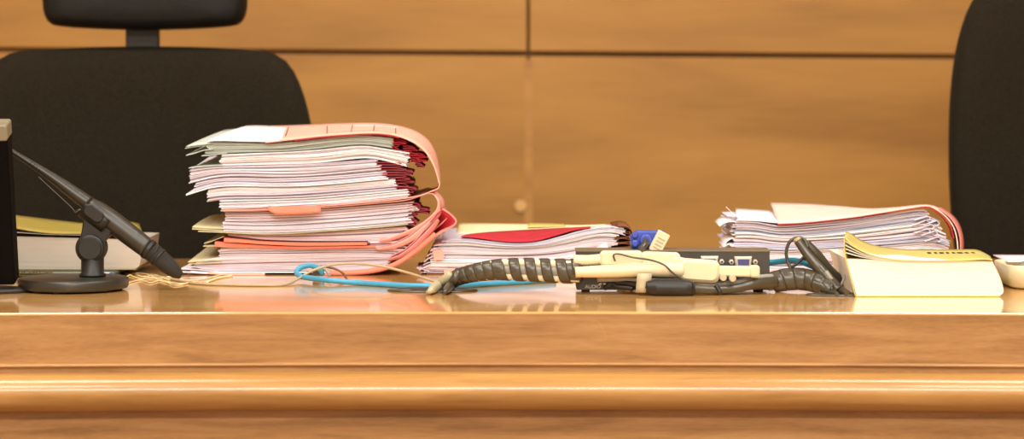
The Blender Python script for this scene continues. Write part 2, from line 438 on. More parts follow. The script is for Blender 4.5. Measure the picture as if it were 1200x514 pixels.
D_sheaves = [
 # top, bot, xl, xr, n, mat, dy
 ([(212, 316), (240, 318), (285, 319), (340, 319.5), (400, 319), (440, 316)], [(212, 320.5), (240, 322), (285, 323), (340, 323.2), (400, 322), (440, 319)], 222, 440, 4, M_paper, 0.000),
 ([(212, 312), (240, 311.5), (285, 310.5), (340, 309), (400, 308), (460, 305)], [(212, 316), (240, 318), (285, 319), (340, 319.5), (400, 319), (440, 316)], 232, 458, 9, M_paper_l, 0.003),
 ([(222, 310), (240, 304), (265, 301), (340, 299.5), (400, 298.5), (440, 299), (475, 302)], [(222, 312), (240, 311.5), (285, 310.5), (340, 309), (400, 308), (460, 305)], 228, 470, 8, M_paper_p, 0.002),
 ([(240, 296), (262, 290.5), (340, 291), (400, 291), (440, 290), (480, 292)], [(240, 305), (265, 301), (340, 299.5), (400, 298.5), (440, 299), (475, 302)], 257, 480, 8, M_paper_p, 0.001),
]
for top, bot, xl, xr, n, mm, dy in D_sheaves:
    part(fD, 'paper_sheaf', [mm], lambda m: sheaf(m, top, bot, xl, xr, n, YS, dy=dy, jx=1.6, jr=4))
def dleft(m):
    ruled(m, [(212, 318.5), (228, 319.5), (245, 320.5), (262, 321.5)], [(236, 304), (250, 304), (262, 305), (276, 306)], YS - 0.004, YS + 0.2, 0.0010, 16, 6)
    ruled(m, [(211, 315), (225, 315.5), (240, 316.5), (256, 318)], [(238, 300), (250, 301), (262, 303), (276, 305)], YS, YS + 0.2, 0.0008, 16, 6)
    ruled(m, [(222, 312.0), (230, 312.8), (240, 314.6), (250, 315)], [(240, 299), (250, 299), (262, 300), (276, 302)], YS + 0.001, YS + 0.2, 0.0008, 16, 6)
part(fD, 'fanned_sheets', [M_paper_p], dleft)
part(fD, 'corner_flap', [M_beige], lambda m: (ruled(m, [(220, 307), (234, 306), (246, 305), (260, 305)], [(250, 284), (256, 283), (262, 283), (276, 283)], YS, YS + 0.16, 0.0009, 16, 6),
    ruled(m, [(221, 309), (234, 308.5), (246, 308), (260, 307.5)], [(236, 302), (250, 301), (262, 300), (276, 300)], YS, YS + 0.16, 0.0009, 16, 6)), 'beige folder corner bent up at the left')
part(fD, 'under_sheet', [M_pale], lambda m: ruled(m, [(243, 320.0), (262, 321.3), (283, 322.3), (310, 323)], [(256, 306), (275, 306.5), (300, 307), (320, 308)], YS - 0.010, YS + 0.2, 0.0016, 20, 4))
# ---- third file from top (C): coral dividers
fC = thing('case_file', 'thin file with two coral cover edges, third from the top in the tall stack', 'file folder', P(370, 290, YS))
part(fC, 'coral_cover', [M_coral], lambda m: sheaf(m, [(252, 281), (262, 282), (300, 285.4), (335, 287.5), (370, 287.6), (440, 287)], [(252, 288.5), (262, 289.6), (300, 290), (335, 290.6), (370, 290.8), (440, 289.6)], 252, 440, 1, YS, 0.22, 0, dy=-0.004))
part(fC, 'coral_cover', [M_coral], lambda m: sheaf(m, [(263, 276), (285, 278.5), (305, 281.0), (340, 282.2), (370, 282.6), (430, 282.4)], [(263, 283), (285, 284.0), (305, 285.4), (340, 287.0), (370, 287.3), (430, 286.6)], 263, 430, 1, YS, 0.22, 0, dy=-0.006))
part(fC, 'paper_sheaf', [M_paper_p], lambda m: sheaf(m, [(262, 274), (300, 275), (370, 273), (440, 268), (480, 265)], [(262, 276), (285, 278.3), (305, 280.6), (340, 282.0), (370, 282.4), (430, 282.2), (478, 281)], 266, 476, 7, YS, dy=0.006, jx=3, jr=5))
part(fC, 'paper_sheaf', [M_paper_p], lambda m: sheaf(m, [(430, 282.4), (450, 282), (478, 281)], [(430, 289.6), (450, 289.5), (480, 290)], 432, 478, 6, YS, dy=0.001, jx=2, jr=5))
part(fC, 'corner_flap', [M_beige], lambda m: (ruled(m, [(238, 288.5), (248, 288.2), (258, 288.4), (266, 288.6)], [(254, 276), (260, 275), (268, 275), (280, 275)], YS + 0.001, YS + 0.14, 0.0009, 14, 5),
    ruled(m, [(239, 285), (247, 283), (254, 280), (262, 277)], [(256, 275), (262, 274), (268, 273), (280, 273)], YS + 0.002, YS + 0.14, 0.0009, 14, 5)), 'grey beige crumpled corner at the left')
def ccov(m):
    ruled(m, [(440, 291), (460, 285.5), (478, 276.5), (492, 266), (505, 255), (516, 246)], [(446, 282), (467, 282), (489, 275), (504, 266), (516, 254), (523, 243)], YS - 0.006, YR - 0.03, 0.0013, 50, 6, 0, 1)
part(fC, 'folder_cover', [M_rose, M_pink], ccov, 'pink folder edge sweeping up at the right end')
# ---- second file from top (B)
fB = thing('case_file', 'file with a thin pink folder and olive corner, directly under the thick top file', 'file folder', P(370, 272, YS))
def bcov(m):
    front = [(262, 247.6), (300, 247.0), (370, 243.6), (440, 238.0), (476, 234.2), (495, 228.5), (505, 226.4), (512, 231), (514.5, 240), (508, 251), (495, 262), (478, 271), (458, 278), (445, 280)]
    rear = [(272, 240), (310, 239), (376, 236), (440, 231), (476, 227), (494, 222), (504, 220), (514, 226), (521, 237), (518, 251), (506, 262), (490, 271), (469, 275), (454, 275)]
    ruled(m, front, rear, YS - 0.004, YR - 0.02, 0.0011, 80, 6, 0, 1)
part(fB, 'folder_cover', [M_pink, M_rose], bcov)
part(fB, 'paper_sheaf', [M_paper_p], lambda m: sheaf(m, [(262, 249.5), (300, 249), (370, 245.6), (440, 240.4), (482, 236.5)], [(262, 260), (300, 260.5), (370, 258), (440, 253), (484, 249)], 264, 484, 9, YS, dy=0.004, jx=1.5, jr=3))
part(fB, 'paper_sheaf', [M_paper_l], lambda m: sheaf(m, [(262, 260), (300, 260.5), (370, 258), (440, 253), (484, 249)], [(262, 270.5), (300, 272.6), (340, 272), (370, 270), (440, 265), (480, 261)], 261, 482, 9, YS, dy=0.001, jx=1.5, jr=4))
part(fB, 'lower_cover', [M_beige], lambda m: ruled(m, [(232, 271.0), (262, 272.2), (300, 273.9), (340, 273.4), (370, 271.4), (440, 266.4), (478, 262.6)], None, YS - 0.003, YR - 0.02, 0.0010, 40, 4))
part(fB, 'corner_flap', [M_beige], lambda m: (ruled(m, [(225, 268.2), (238, 269.0), (250, 269.8), (264, 271)], [(251, 253), (256, 252), (264, 251), (278, 251)], YS, YS + 0.17, 0.001, 16, 6, sag=0.003),
    ruled(m, [(225, 266.0), (238, 267), (248, 267.6), (262, 268)], [(250, 252), (256, 251), (264, 250), (278, 250)], YS + 0.002, YS + 0.17, 0.0008, 16, 6, sag=0.002)), 'olive beige folder corner pointing left')
def pleats(m, rows):
    """crumpled nested folds seen end-on: (x0, x1, ytop, ybot, n)"""
    for x0, x1, y0, y1, n in rows:
        for i in range(n):
            yc = lerp(y1, y0, (i + 0.5) / n); h = (y1 - y0) / n * 0.42
            xe = x1 + random.uniform(-8, 5); yd = random.uniform(-.6, 2.2)
            ruled(m, [(x0, yc - h), (lerp(x0, xe, .6), yc - h * random.uniform(.6, 1.2)), (xe, yc + yd), (lerp(x0, xe, .6), yc + h * random.uniform(.6, 1.2)), (x0 + 2, yc + h)],
                  None, YS + random.uniform(0.001, 0.005), YS + 0.05, 0.0006, 14, 3)
part(fB, 'crumpled_lining', [M_duskr], lambda m: pleats(m, [(478, 499, 238, 250, 4), (476, 492, 251, 264, 5)]))
part(fB, 'torn_edge', [M_paper_p], lambda m: pleats(m, [(480, 494, 241.5, 247, 2), (478, 486, 253, 257, 1)]))
# ---- thick top file (A)
fA = thing('case_file', 'thick top file of the tall stack with pale pink cover curling down its right side', 'file folder', P(370, 246, YS))
Afront = [(311, 167), (340, 163.6), (370, 160), (398, 157.6), (430, 155.8), (452, 156.6), (470, 160.5), (485, 167), (496, 175), (504, 185.5), (510, 198), (513.5, 210), (514.5, 219.5), (505, 224.0), (492, 229.0), (470, 232.6), (440, 236.0), (370, 241.6), (300, 245.6), (262, 246.2)]
Arear = [(317, 147.5), (340, 147), (370, 145.8), (398, 144.6), (430, 144), (450, 144.8), (470, 148), (488, 154), (502, 164), (510, 178), (514, 195), (515.5, 209), (515.6, 217.5), (506, 221), (492, 225.2), (470, 228), (440, 231), (376, 235), (310, 238.5), (272, 240)]
cA = part(fA, 'folder_cover', [M_pale, M_crim], lambda m: ruled(m, Afront, Arear, YS - 0.006, YR, 0.0013, 110, 8, 0, 1))
# pink tint panel + printed rules on the cover
def onA(px, t, off=0.0009):
    f = crom([P(x, y, YS - 0.006) for x, y in Afront], 400); r = crom([P(x, y, YR) for x, y in Arear], 400)
    k = min(range(220), key=lambda i: abs((f[i].lerp(r[i], t).x * F / f[i].lerp(r[i], t).y + CX) - px))
    p = f[k].lerp(r[k], t); T = (f[k+1] - f[k]).normalized(); n = T.cross(r[k] - f[k]).normalized()
    if n.z < 0: n = -n
    return p + n * off
def strip(m, pts, w, th=0.0002):
    """flat printed rule on the cover through (px, t) points"""
    q = [onA(a, b) for a, b in pts]
    for a, b in zip(q[:-1], q[1:]):
        d = (b - a).normalized(); s = d.cross(Vector((0, 0, 1))).normalized() * w
        u = Vector((0, 0, th)); n = len(m.v)
        m.v += [a - s, a + s, b + s, b - s, a - s + u, a + s + u, b + s + u, b - s + u]
        for fc in ((0,1,2,3),(4,7,6,5),(0,4,5,1),(1,5,6,2),(2,6,7,3),(3,7,4,0)): m.face([n + k for k in fc])
def prn(m):
    strip(m, [(334, 0.22), (338, 0.85)], 0.0006)
part(cA, 'printed_dash', [M_ink], prn)
def prn2(m):
    for x in (383, 412, 438, 463): strip(m, [(x, 0.12), (x + 1, 0.78)], 0.0006)
    strip(m, [(383, 0.15), (398, 0.15), (412, 0.15), (425, 0.15), (438, 0.15), (450, 0.15), (463, 0.15)], 0.0005)
part(cA, 'printed_grid', [M_brownc], prn2)
def patch(m):
    f = crom([P(x, y, YS - 0.006) for x, y in Afront], 400); r = crom([P(x, y, YR) for x, y in Arear], 400)
    g = []
    for i in range(2, 84, 4):
        g.append([f[i].lerp(r[i], t) + Vector((0, 0, 0.0008)) for t in (0.02, .2, .4, .6, .8, 0.98)])
    m.grid_solid(g, 0.0003)

part(fA, 'lining_edge', [M_crim], lambda m: ruled(m, [(345, 164.6), (370, 161.6), (398, 159.0), (430, 157.3), (452, 158.2), (468, 161.6)], None, YS - 0.0055, YS + 0.02, 0.0014, 40, 3), 'crimson lining showing under the cover')
part(fA, 'top_sheet', [M_paper], lambda m: ruled(m, [(244, 164.8), (262, 164.6), (285, 165.2), (311, 165.6), (330, 165)], [(289, 147.5), (300, 147.2), (310, 147.4), (318, 147.8), (336, 148)], YS - 0.004, YR - 0.005, 0.0012, 24, 6, sag=0.0015))
A_sh = [
 ([(240, 166.4), (290, 167), (311, 167.4), (370, 162.4), (420, 158), (462, 161)], [(238, 175), (290, 174), (330, 173.6), (370, 169), (422, 164.6), (460, 168.4)], 243, 461, 5, M_paper_g, 0.001),
 ([(238, 175.5), (290, 174.4), (330, 174.0), (370, 169.4), (422, 165), (460, 168.6)], [(238, 181.6), (262, 180.4), (300, 178.6), (330, 177.6), (370, 175), (425, 170), (460, 174)], 241, 460, 5, M_paper_g, 0.003),
 ([(257, 181.6), (262, 181.2), (300, 179.4), (330, 178.2), (370, 175.8), (425, 170.8), (455, 175), (481, 179)], [(255, 188), (300, 186), (370, 183.4), (428, 178), (455, 182), (480, 187.5)], 259, 479, 6, M_paper, 0.000),
 ([(255, 188), (300, 186), (370, 183.4), (428, 178), (455, 182), (480, 187.5)], [(255, 194), (300, 193), (370, 191), (430, 185), (455, 189.2), (478, 195.6)], 258, 477, 6, M_paper, 0.001),
 ([(221, 198.5), (250, 195), (300, 193.8), (370, 191.6), (440, 186.4)], [(221, 206), (250, 201), (275, 199.6), (320, 200), (370, 199), (448, 192.8)], 222, 442, 6, M_paper_l, 0.001),
 ([(221, 206), (250, 201), (275, 199.6), (320, 200), (370, 199), (448, 192.8)], [(221, 215), (250, 208), (275, 206), (320, 207), (370, 205.6), (450, 198.4)], 222, 446, 6, M_paper_l, 0.002),
 ([(226, 214), (250, 208.4), (275, 206.4), (320, 207.4), (370, 206), (450, 198.8)], [(226, 224), (250, 217), (275, 215.6), (320, 216.6), (370, 215), (456, 207.4)], 228, 453, 7, M_paper_l, 0.004),
 ([(218, 226.4), (236, 221), (250, 217.2), (275, 215.8), (320, 216.8), (370, 215.2), (456, 207.6)], [(218, 229), (236, 223.4), (250, 219.6), (275, 217.8), (320, 218.4), (370, 217), (462, 209)], 218, 456, 1, M_paper, -0.001),
 ([(242, 222.2), (260, 219.4), (275, 218), (320, 218.8), (370, 217.4), (462, 209.4)], [(242, 229), (262, 226.4), (320, 225.6), (370, 223.6), (464, 215.6)], 243, 463, 6, M_paper, 0.002),
 ([(242, 229), (262, 226.4), (320, 225.6), (370, 223.6), (464, 215.6)], [(240, 237), (262, 234), (320, 232.8), (370, 230.6), (465, 222)], 243, 465, 6, M_paper_l, 0.001),
 ([(255, 235), (262, 234.2), (320, 233), (370, 230.8), (465, 222.4), (480, 221)], [(256, 245.0), (290, 244.6), (370, 240.4), (440, 234.8), (480, 230.6)], 258, 479, 8, M_paper, 0.000),
]
for top, bot, xl, xr, n, mm, dy in A_sh:
    part(fA, 'paper_sheaf', [mm], lambda m: sheaf(m, top, bot, xl, xr, n, YS, 0.17 if mm is M_paper_g else 0.215, dy=dy, jx=0.5 if n == 1 else 1.5, jr=1.5))
part(fA, 'corner_flap', [M_paper_g], lambda m: (ruled(m, [(218, 171.5), (228, 170.4), (238, 169.2), (250, 168.2)], [(264, 152.2), (272, 151.4), (282, 150.5), (294, 150)], YS, YS + 0.22, 0.0009, 16, 6, sag=0.001),
    ruled(m, [(216.5, 174), (228, 172.0), (238, 171.0), (250, 170.6)], [(258, 155), (270, 153), (280, 153), (292, 153)], YS + 0.002, YS + 0.2, 0.0007, 16, 6)), 'grey green sheets fanned out to a point at the left')
part(fA, 'corner_flap', [M_paper_g], lambda m: (ruled(m, [(218, 182), (228, 179.5), (238, 176.2), (250, 174.4)], [(250, 166), (260, 164), (270, 163), (280, 163)], YS, YS + 0.18, 0.0009, 16, 6),
    ruled(m, [(236, 182.6), (246, 181.8), (256, 180.4), (266, 180)], [(254, 172), (262, 171), (270, 170), (280, 170)], YS, YS + 0.18, 0.0009, 16, 6)))
part(fA, 'corner_flap', [M_paper_g], lambda m: (ruled(m, [(221, 196.8), (232, 195.6), (246, 194.4), (260, 193.6)], [(258, 181), (264, 180), (272, 180), (284, 180)], YS, YS + 0.16, 0.0009, 16, 6, sag=-0.002)))
part(fA, 'divider_flap', [M_coral], lambda m: ruled(m, [(314, 241), (330, 242), (350, 241.2), (376, 240.6)], [(314.5, 246.5), (325, 250.8), (350, 250.6), (376, 248.4)], YS - 0.0085, YS - 0.0125, 0.0008, 14, 4), 'orange tab hanging over the front edges')
part(fA, 'grey_card', [M_creamd], lambda m: sheaf(m, [(260, 245.2), (276, 245)], [(260, 247.4), (276, 246.8)], 259, 275, 1, YS, 0.1, 0, dy=-0.004))
part(fA, 'crumpled_lining', [M_crim], lambda m: pleats(m, [(459, 474, 164, 175, 4), (472, 489, 171, 182, 4), (479, 497, 180, 190, 4)]), 'crimson crumpled lining')
part(fA, 'crumpled_lining', [M_duskr], lambda m: pleats(m, [(440, 478, 190, 199.5, 3), (448, 484, 199, 208, 3), (463, 486, 208, 222, 4), (476, 486, 222, 230, 2), (486, 500, 191, 196, 2)]), 'dark red crumpled lining')

# broad turned edges of the folders where they sweep down at the right end
def turned(m, path, w, Y, nx=0.62, ny=0.78):
    n = len(path); sh = []
    for i, (x, y) in enumerate(path):
        k = w * math.sin(math.pi * min(1.0, 0.12 + 0.8 * i / (n - 1))) ** 0.7
        sh.append((x + nx * k, y + ny * k))
    ruled(m, path, sh, Y, Y + 0.004, 0.0008, 40, 4)
part(fB, 'turned_edge', [M_pink], lambda m: turned(m, [(509, 228.5), (513, 236), (511, 246), (500, 257), (486, 266), (470, 273), (455, 279), (444, 282)], 5.5, YS - 0.0052))
part(fC, 'turned_edge', [M_pink], lambda m: turned(m, [(515, 248), (505, 257), (492, 268), (478, 278.5), (460, 287), (442, 291.5)], 6.5, YS - 0.0075))
part(fD, 'turned_edge', [M_rose], lambda m: turned(m, [(513, 256), (505, 265), (495, 275), (482, 288), (468, 298), (454, 304)], 7.0, YS - 0.0105))
# ------------------------------------------------------------------ middle file
YM = 3.315
fM = thing('case_file', 'low file of curled papers with bright red inner cover beside the blue plug', 'file folder', P(620, 321, YM)); fM.location.z = ZT; fM['_o'] = tuple(fM.location)
part(fM, 'top_cover', [M_creamc], lambda m: ruled(m, [(535, 274.6), (548, 273.6), (575, 271), (600, 269.4), (640, 267.2), (680, 265.4), (712, 263.6)], [(538, 261.4), (560, 261.6), (600, 262.2), (640, 263), (656, 263.4), (680, 263.8), (708, 263)], YM + 0.09, YM + 0.21, 0.0012, 40, 5))
part(fM, 'yellow_sheet', [M_yellow2], lambda m: ruled(m, [(618, 266), (640, 265.6), (663, 265)], [(620, 261.2), (640, 261.6), (661, 262.4)], YM + 0.09, YM + 0.215, 0.001, 14, 4))
part(fM, 'red_inner_cover', [M_crim], lambda m: ruled(m, [(540, 277), (560, 278.6), (580, 281.4), (605, 283.4), (628, 281.8), (652, 275.4), (672, 269.6), (692, 266.4)], [(548, 274.4), (575, 271.8), (600, 270.2), (640, 268.0), (670, 266.6), (692, 265.4)], YM - 0.001, YM + 0.09, 0.001, 44, 5), 'red inner cover sagging open')
Mlines = [
 [(515, 282), (545, 279.4), (575, 282.4), (605, 285), (630, 283.2), (655, 277), (675, 271), (700, 266), (722, 265), (740, 269)],
 [(512, 285.6), (545, 284), (575, 287), (605, 288.6), (635, 287), (665, 281), (690, 275), (715, 272), (738, 277)],
 [(508, 290), (545, 290), (575, 291.6), (605, 292.4), (640, 291), (670, 286.4), (700, 280), (737, 283)],
 [(506, 297), (545, 297.4), (600, 298), (640, 296.6), (680, 291.4), (705, 287.6), (736, 289)],
 [(503, 303), (545, 303.6), (600, 304), (650, 301.6), (690, 295.6), (734, 296)],
 [(497, 312), (540, 312.2), (600, 312), (660, 310), (734, 307)],
 [(490, 319), (510, 321.4), (560, 321.6), (650, 321.4), (735, 321)]]
Mmat = [M_paper_b, M_paper, M_paper_l, M_paper_l, M_paper, M_paper_p]
Mxl = [520, 514, 508, 507, 503, 494]; Mxr = [731, 724, 722, 718, 724, 729]
for i in range(6):
    part(fM, 'paper_sheaf', [Mmat[i]], lambda m: sheaf(m, Mlines[i], Mlines[i+1], Mxl[i], Mxr[i], 5 if i < 5 else 7, YM, 0.2, dy=(0, .002, .001, .003, 0, .002)[i], jx=3.5, jr=3, droop=lambda x: 0.22 * max(0.0, min(1.0, (x - 590) / 80))))
def mc(m):
    ruled(m, [(724, 265), (732, 265), (739, 268), (742, 276), (742.5, 290), (741, 308), (737, 319.8), (700, 321.2), (560, 321.3), (500, 321.2)], None, YM - 0.003, YM + 0.07, 0.0012, 70, 4, 0, 1)
part(fM, 'folder_cover', [M_brownc, M_brownc], mc)
part(fM, 'crumpled_edge', [M_brownc], lambda m: [ruled(m, [(719, y), (730, y - 2), (740.5, y + random.uniform(-1, 1)), (733, y + 3), (720, y + 3.4)], None, YM + 0.004, YM + 0.12, 0.0008, 12, 3) for y in (269, 275, 281, 287, 293)])
part(fM, 'torn_sheets', [M_paper_p], lambda m: [ruled(m, [(x, y), (x - 7, y + d), (x - 12, y + d * 2.2)], None, YM + random.uniform(-.003, .004), YM + 0.1, 0.0009, 10, 3) for x, y, d in
     ((512, 294, 3), (509, 300, 3), (508, 306, 2), (506, 309, 3), (503, 312, 2), (500, 316, -1), (516, 290, 2), (520, 286, 1), (504, 318, -2))])
part(fM, 'pink_tab', [M_pink], lambda m: m.prism([(P(a, b, YM).x, P(a, b, YM).z) for a, b in ((507, 293), (517, 291.5), (521, 297), (519, 304), (509, 305))], YM - 0.004, YM - 0.0032))
part(fM, 'pink_tab', [M_pink], lambda m: m.prism([(P(a, b, YM).x, P(a, b, YM).z) for a, b in ((520, 315.5), (534, 314.5), (534, 320.5), (521, 321))], YM - 0.004, YM - 0.0032))
part(fM, 'folded_corner', [M_paper], lambda m: m.prism([(P(a, b, YM).x, P(a, b, YM).z) for a, b in ((697, 291), (710, 283), (714, 293))], YM - 0.004, YM - 0.0034))

# ------------------------------------------------------------------ right file
YQ = 3.31
fR = thing('case_file', 'white papers in a blush pink folder, lying behind the curled yellow book at right', 'file folder', P(990, 322, YQ)); fR.location.z = ZT; fR['_o'] = tuple(fR.location)
Rfront = [(912, 261.5), (935, 260.6), (960, 258.4), (1000, 253.8), (1035, 248.4), (1065, 243.6), (1086, 241), (1098, 245.5), (1109, 254), (1117, 265), (1121, 278), (1122.5, 295), (1121, 309), (1114, 318.5), (1090, 321.2), (1000, 321.4), (860, 321.4)]
Rrear = [(903, 237.5), (925, 238), (950, 239), (985, 241.6), (1020, 244.4), (1050, 243), (1085, 240), (1100, 243.8), (1112, 251), (1121, 261), (1125.5, 274), (1127, 288), (1124, 300), (1114, 306), (1090, 306.3), (1000, 306.4), (880, 306.4)]
cR = part(fR, 'folder_cover', [M_blush, M_crim], lambda m: ruled(m, Rfront, Rrear, YQ - 0.004, YQ + 0.215, 0.0013, 110, 8, 0, 1))
part(fR, 'cover_edge', [M_crim], lambda m: ruled(m, [(911, 262.8), (935, 261.8), (960, 259.6), (1000, 255), (1035, 249.6), (1065, 244.9), (1085, 242.5), (1096, 247), (1106.5, 255.5), (1114, 266), (1118, 279)], None, YQ - 0.004, YQ + 0.012, 0.0012, 50, 3), 'crimson folder lining edge')
part(fR, 'folder_spine', [M_rose], lambda m: ruled(m, [(1100, 244.6), (1112, 253.4), (1120, 264), (1124.6, 277), (1125.5, 292), (1124, 306)], [(1102, 242.8), (1114, 250.4), (1122.5, 260), (1127.5, 273), (1129, 287), (1127, 298)], YQ + 0.002, YQ + 0.215, 0.0012, 40, 4, 0, 0), 'rose pink spine bulging at the right')
part(fR, 'top_sheet', [M_paper], lambda m: ruled(m, [(863, 258.0), (885, 258.4), (905, 260.4), (925, 262)], [(862, 244.4), (885, 245.6), (905, 247), (925, 248)], YQ, YQ + 0.2, 0.001, 16, 5))
Rtop = [(862, 259.0), (885, 259.4), (912, 263.8), (935, 262.8), (960, 260.6), (1000, 256), (1035, 250.8), (1065, 246.4), (1084, 245), (1100, 251), (1112, 262)]
Rbot = [(850, 320.5), (912, 320.6), (1000, 320.4), (1060, 319), (1112, 316)]
NR = 9
xmax = [1110, 1112, 1114, 1112, 1110, 1112, 1107, 1100, 1088]
for i in range(NR):
    t0, t1 = i / NR, (i + 1) / NR
    def cv(t):
        xs_ = [850, 862, 885, 912, 935, 960, 1000, 1035, 1065, 1084, 1100, 1114]
        return [(x, lerp(yat(Rbot, x), yat(Rtop, x), t) + (1.2 * math.sin(x * 0.02 + t * 9) * math.sin(math.pi * t)) + (3.0 * math.sin(math.pi * t) * max(0, (x - 1050) / 60) * -1)) for x in xs_]
    part(fR, 'paper_sheaf', [[M_paper, M_paper_b, M_paper_l][i % 3]], lambda m: sheaf(m, cv(t1), cv(t0), lambda u: 856 + 6 * abs(math.sin(i * 1.7)), xmax[i], 5, YQ, 0.2, dy=(0, .003, .001, .004)[i % 4], jx=3.5, jr=4, wav=0.5, droop=lambda x: 0.05 + 0.22 * max(0.0, min(1.0, (x - 950) / 120))))
part(fR, 'curled_sheet', [M_paper], lambda m: [ruled(m, p, None, YQ + 0.01, YQ + 0.09, 0.0009, 12, 3) for p in
     ([(866, 260.5), (856, 259.6), (848, 261.5), (843, 265)], [(866, 255), (861, 252), (857, 248)], [(862, 279), (856, 280), (851, 284), (850, 289)], [(862, 286), (854, 286), (848, 289)])])
def curls(m):
    for x, y in ((1086, 262), (1092, 266), (1088, 271), (1096, 274), (1100, 281), (1088, 256), (1098, 262)):
        r = random.uniform(2.2, 4)
        ruled(m, [(x - 16, y + 2), (x - 6, y - r * .5), (x, y - r), (x + r, y), (x, y + r * .8), (x - r * .8, y + r * .3)], None, YQ - 0.004, YQ + 0.1, 0.0007, 18, 3)
part(fR, 'curled_sheet', [M_paper_l], curls)

# ------------------------------------------------------------------ thick code books
def codebook(label, Y0, depth, zb, prof_px, cov_front, cov_rear, Mp, Mc, th=0.0010, under=None, back=True):
    c = P(sum(p[0] for p in prof_px) / len(prof_px), 300, Y0); c.z = zb
    t = thing('code_book', label, 'book', c)
    m = MB()
    # page block: rounded-off front outline with page lines as slight ridges
    pts = [P(x, y, Y0) for x, y in prof_px]
    n = 26
    # rows from bottom to top, left and right borders interpolated
    (bl, br, tr, tl) = pts[0], pts[1], pts[-2], pts[-1]
    rt = [Vector(p) for p in pts[1:-1]]
    right = crom(rt, n)
    for i in range(n - 1):
        t0 = i / (n - 1)
        l0 = bl.lerp(tl, t0); l1 = bl.lerp(tl, (i + 1) / (n - 1)); r0 = right[i]; r1 = right[i + 1]
        dy = random.uniform(0, 0.00025); q = len(m.v)
        K = 12
        for k in range(K + 1):
            s = k / K
            a = l0.lerp(r0, s); b = l1.lerp(r1, s)
            for p in ((a.x, Y0 + dy, a.z), (b.x, Y0 + dy, b.z), (b.x, Y0 + dy + depth, b.z), (a.x, Y0 + dy + depth, a.z)): m.v.append(Vector(p))
        for k in range(K):
            for e in range(4): m.face([q + 4*k + e, q + 4*k + (e+1) % 4, q + 4*k + 4 + (e+1) % 4, q + 4*k + 4 + e])
        m.face([q, q+1, q+2, q+3]); z = q + 4*K; m.face([z+3, z+2, z+1, z])
    m.build('page_block', Mp, t)
    part(t, 'front_cover', [Mc], lambda m: ruled(m, cov_front, cov_rear, Y0 - 0.003, Y0 + depth, th, 50, 6))
    if under:
        part(t, 'curled_page', [Mp], lambda m: [ruled(m, a, b, Y0 - 0.002, Y0 + depth * 0.9, 0.0007, 30, 5) for a, b in under])
    return t
YK = 2.985
bR = codebook('thick yellow-covered paperback on the bench front at right, its cover corner curled up', YK, 0.165, ZT,
    [(1004, 346.6), (1171, 346.6), (1176, 341), (1172, 325), (1163, 306), (992, 303.4)],
    [(990, 277.5), (995, 284), (1004, 291), (1022, 299), (1050, 304.2), (1090, 305.4), (1130, 304.8), (1152, 303.8), (1163, 304.5)],
    [(991, 271.5), (998, 274), (1010, 282), (1030, 288.5), (1060, 292), (1100, 292.6), (1130, 292.2), (1146, 293), (1160, 300)], M_pages, M_yellow2,
    under=[([(990.5, 282), (1000, 289), (1014, 296), (1035, 301.4), (1070, 304.4), (1120, 305.1)], [(992, 277), (1004, 283), (1020, 288.6), (1040, 292.5), (1075, 294.5), (1120, 294.8)]),
           ([(990.8, 291.5), (1001, 295.5), (1015, 300), (1037, 303.5), (1072, 305.3), (1120, 305.6)], [(993, 285), (1005, 289), (1020, 292), (1041, 294.6), (1075, 295.5), (1120, 295.8)]),
           ([(990.5, 287), (1000, 292), (1014, 298), (1035, 302.4), (1070, 304.8), (1120, 305.3)], [(992, 280), (1004, 286), (1020, 290), (1040, 293.5), (1075, 295), (1120, 295)]),
           ([(991, 296), (1002, 299), (1016, 302), (1040, 304.6), (1075, 305.8), (1120, 306)], [(994, 289), (1006, 292), (1020, 294), (1042, 296), (1075, 296.5), (1120, 296.5)])])
part(bR, 'spine_cover', [M_yellow2], lambda m: m.grid_solid([[P(989.5, 278, YK - .002), P(1001, 272 + 14, YK + 0.165)], [P(989, 290, YK - .002), P(1003, 290, YK + 0.165)], [P(991, 303, YK - .002), P(1006, 300, YK + 0.165)], [P(1002.6, 347, YK - .002), P(1016, 334, YK + 0.165)]], 0.001))
part(bR, 'back_cover', [M_yellow2], lambda m: ruled(m, [(1003, 347.6), (1090, 347.8), (1172, 347.8)], [(1022, 333.5), (1100, 333.5), (1176, 333.5)], YK - 0.002, YK + 0.165, 0.0012, 10, 3))
def marks(m):
    for i, (px, w) in enumerate([(1088, 4), (1096, 3), (1102, 5), (1110, 3), (1117, 3), (1123, 6), (1132, 4), (1140, 3)]):
        p = P(px, 297.6, YK + 0.095)
        m.box((p.x, p.y, p.z + 0.0012), (p.x + w * 0.001, p.y + 0.012, p.z + 0.0018))
part(bR, 'cover_lettering', [M_ink], marks)

YL = 3.29
zl = P(100, 315.5, YL).z
nb = thing('notebook', 'thin dark green notebook with gold printing under the thick book at left', 'notebook', (P(75, 320, 3.265).x, 3.35, ZT))
x0, x1 = P(-70, 320, 3.262).x, P(136, 320, 3.262).x
m = MB().rbox((x0, 3.262, ZT + 0.0005), (x1, 3.44, zl - 0.0006), 0.0035); m.build('cover', M_green, nb)
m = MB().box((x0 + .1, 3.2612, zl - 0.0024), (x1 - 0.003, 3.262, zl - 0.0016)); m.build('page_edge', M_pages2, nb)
def gold(m):
    random.seed(3)
    for row in range(3):
        z = ZT + 0.0022 + row * 0.0032
        x = x0 + 0.02
        while x < P(62, 320, 3.262).x:
            w = random.uniform(0.001, 0.0035); m.box((x, 3.2605, z), (x + w, 3.2622, z + random.uniform(0.0015, 0.0025))); x += w + random.uniform(0.0008, 0.002)
part(nb, 'gold_print', [M_gold], gold)
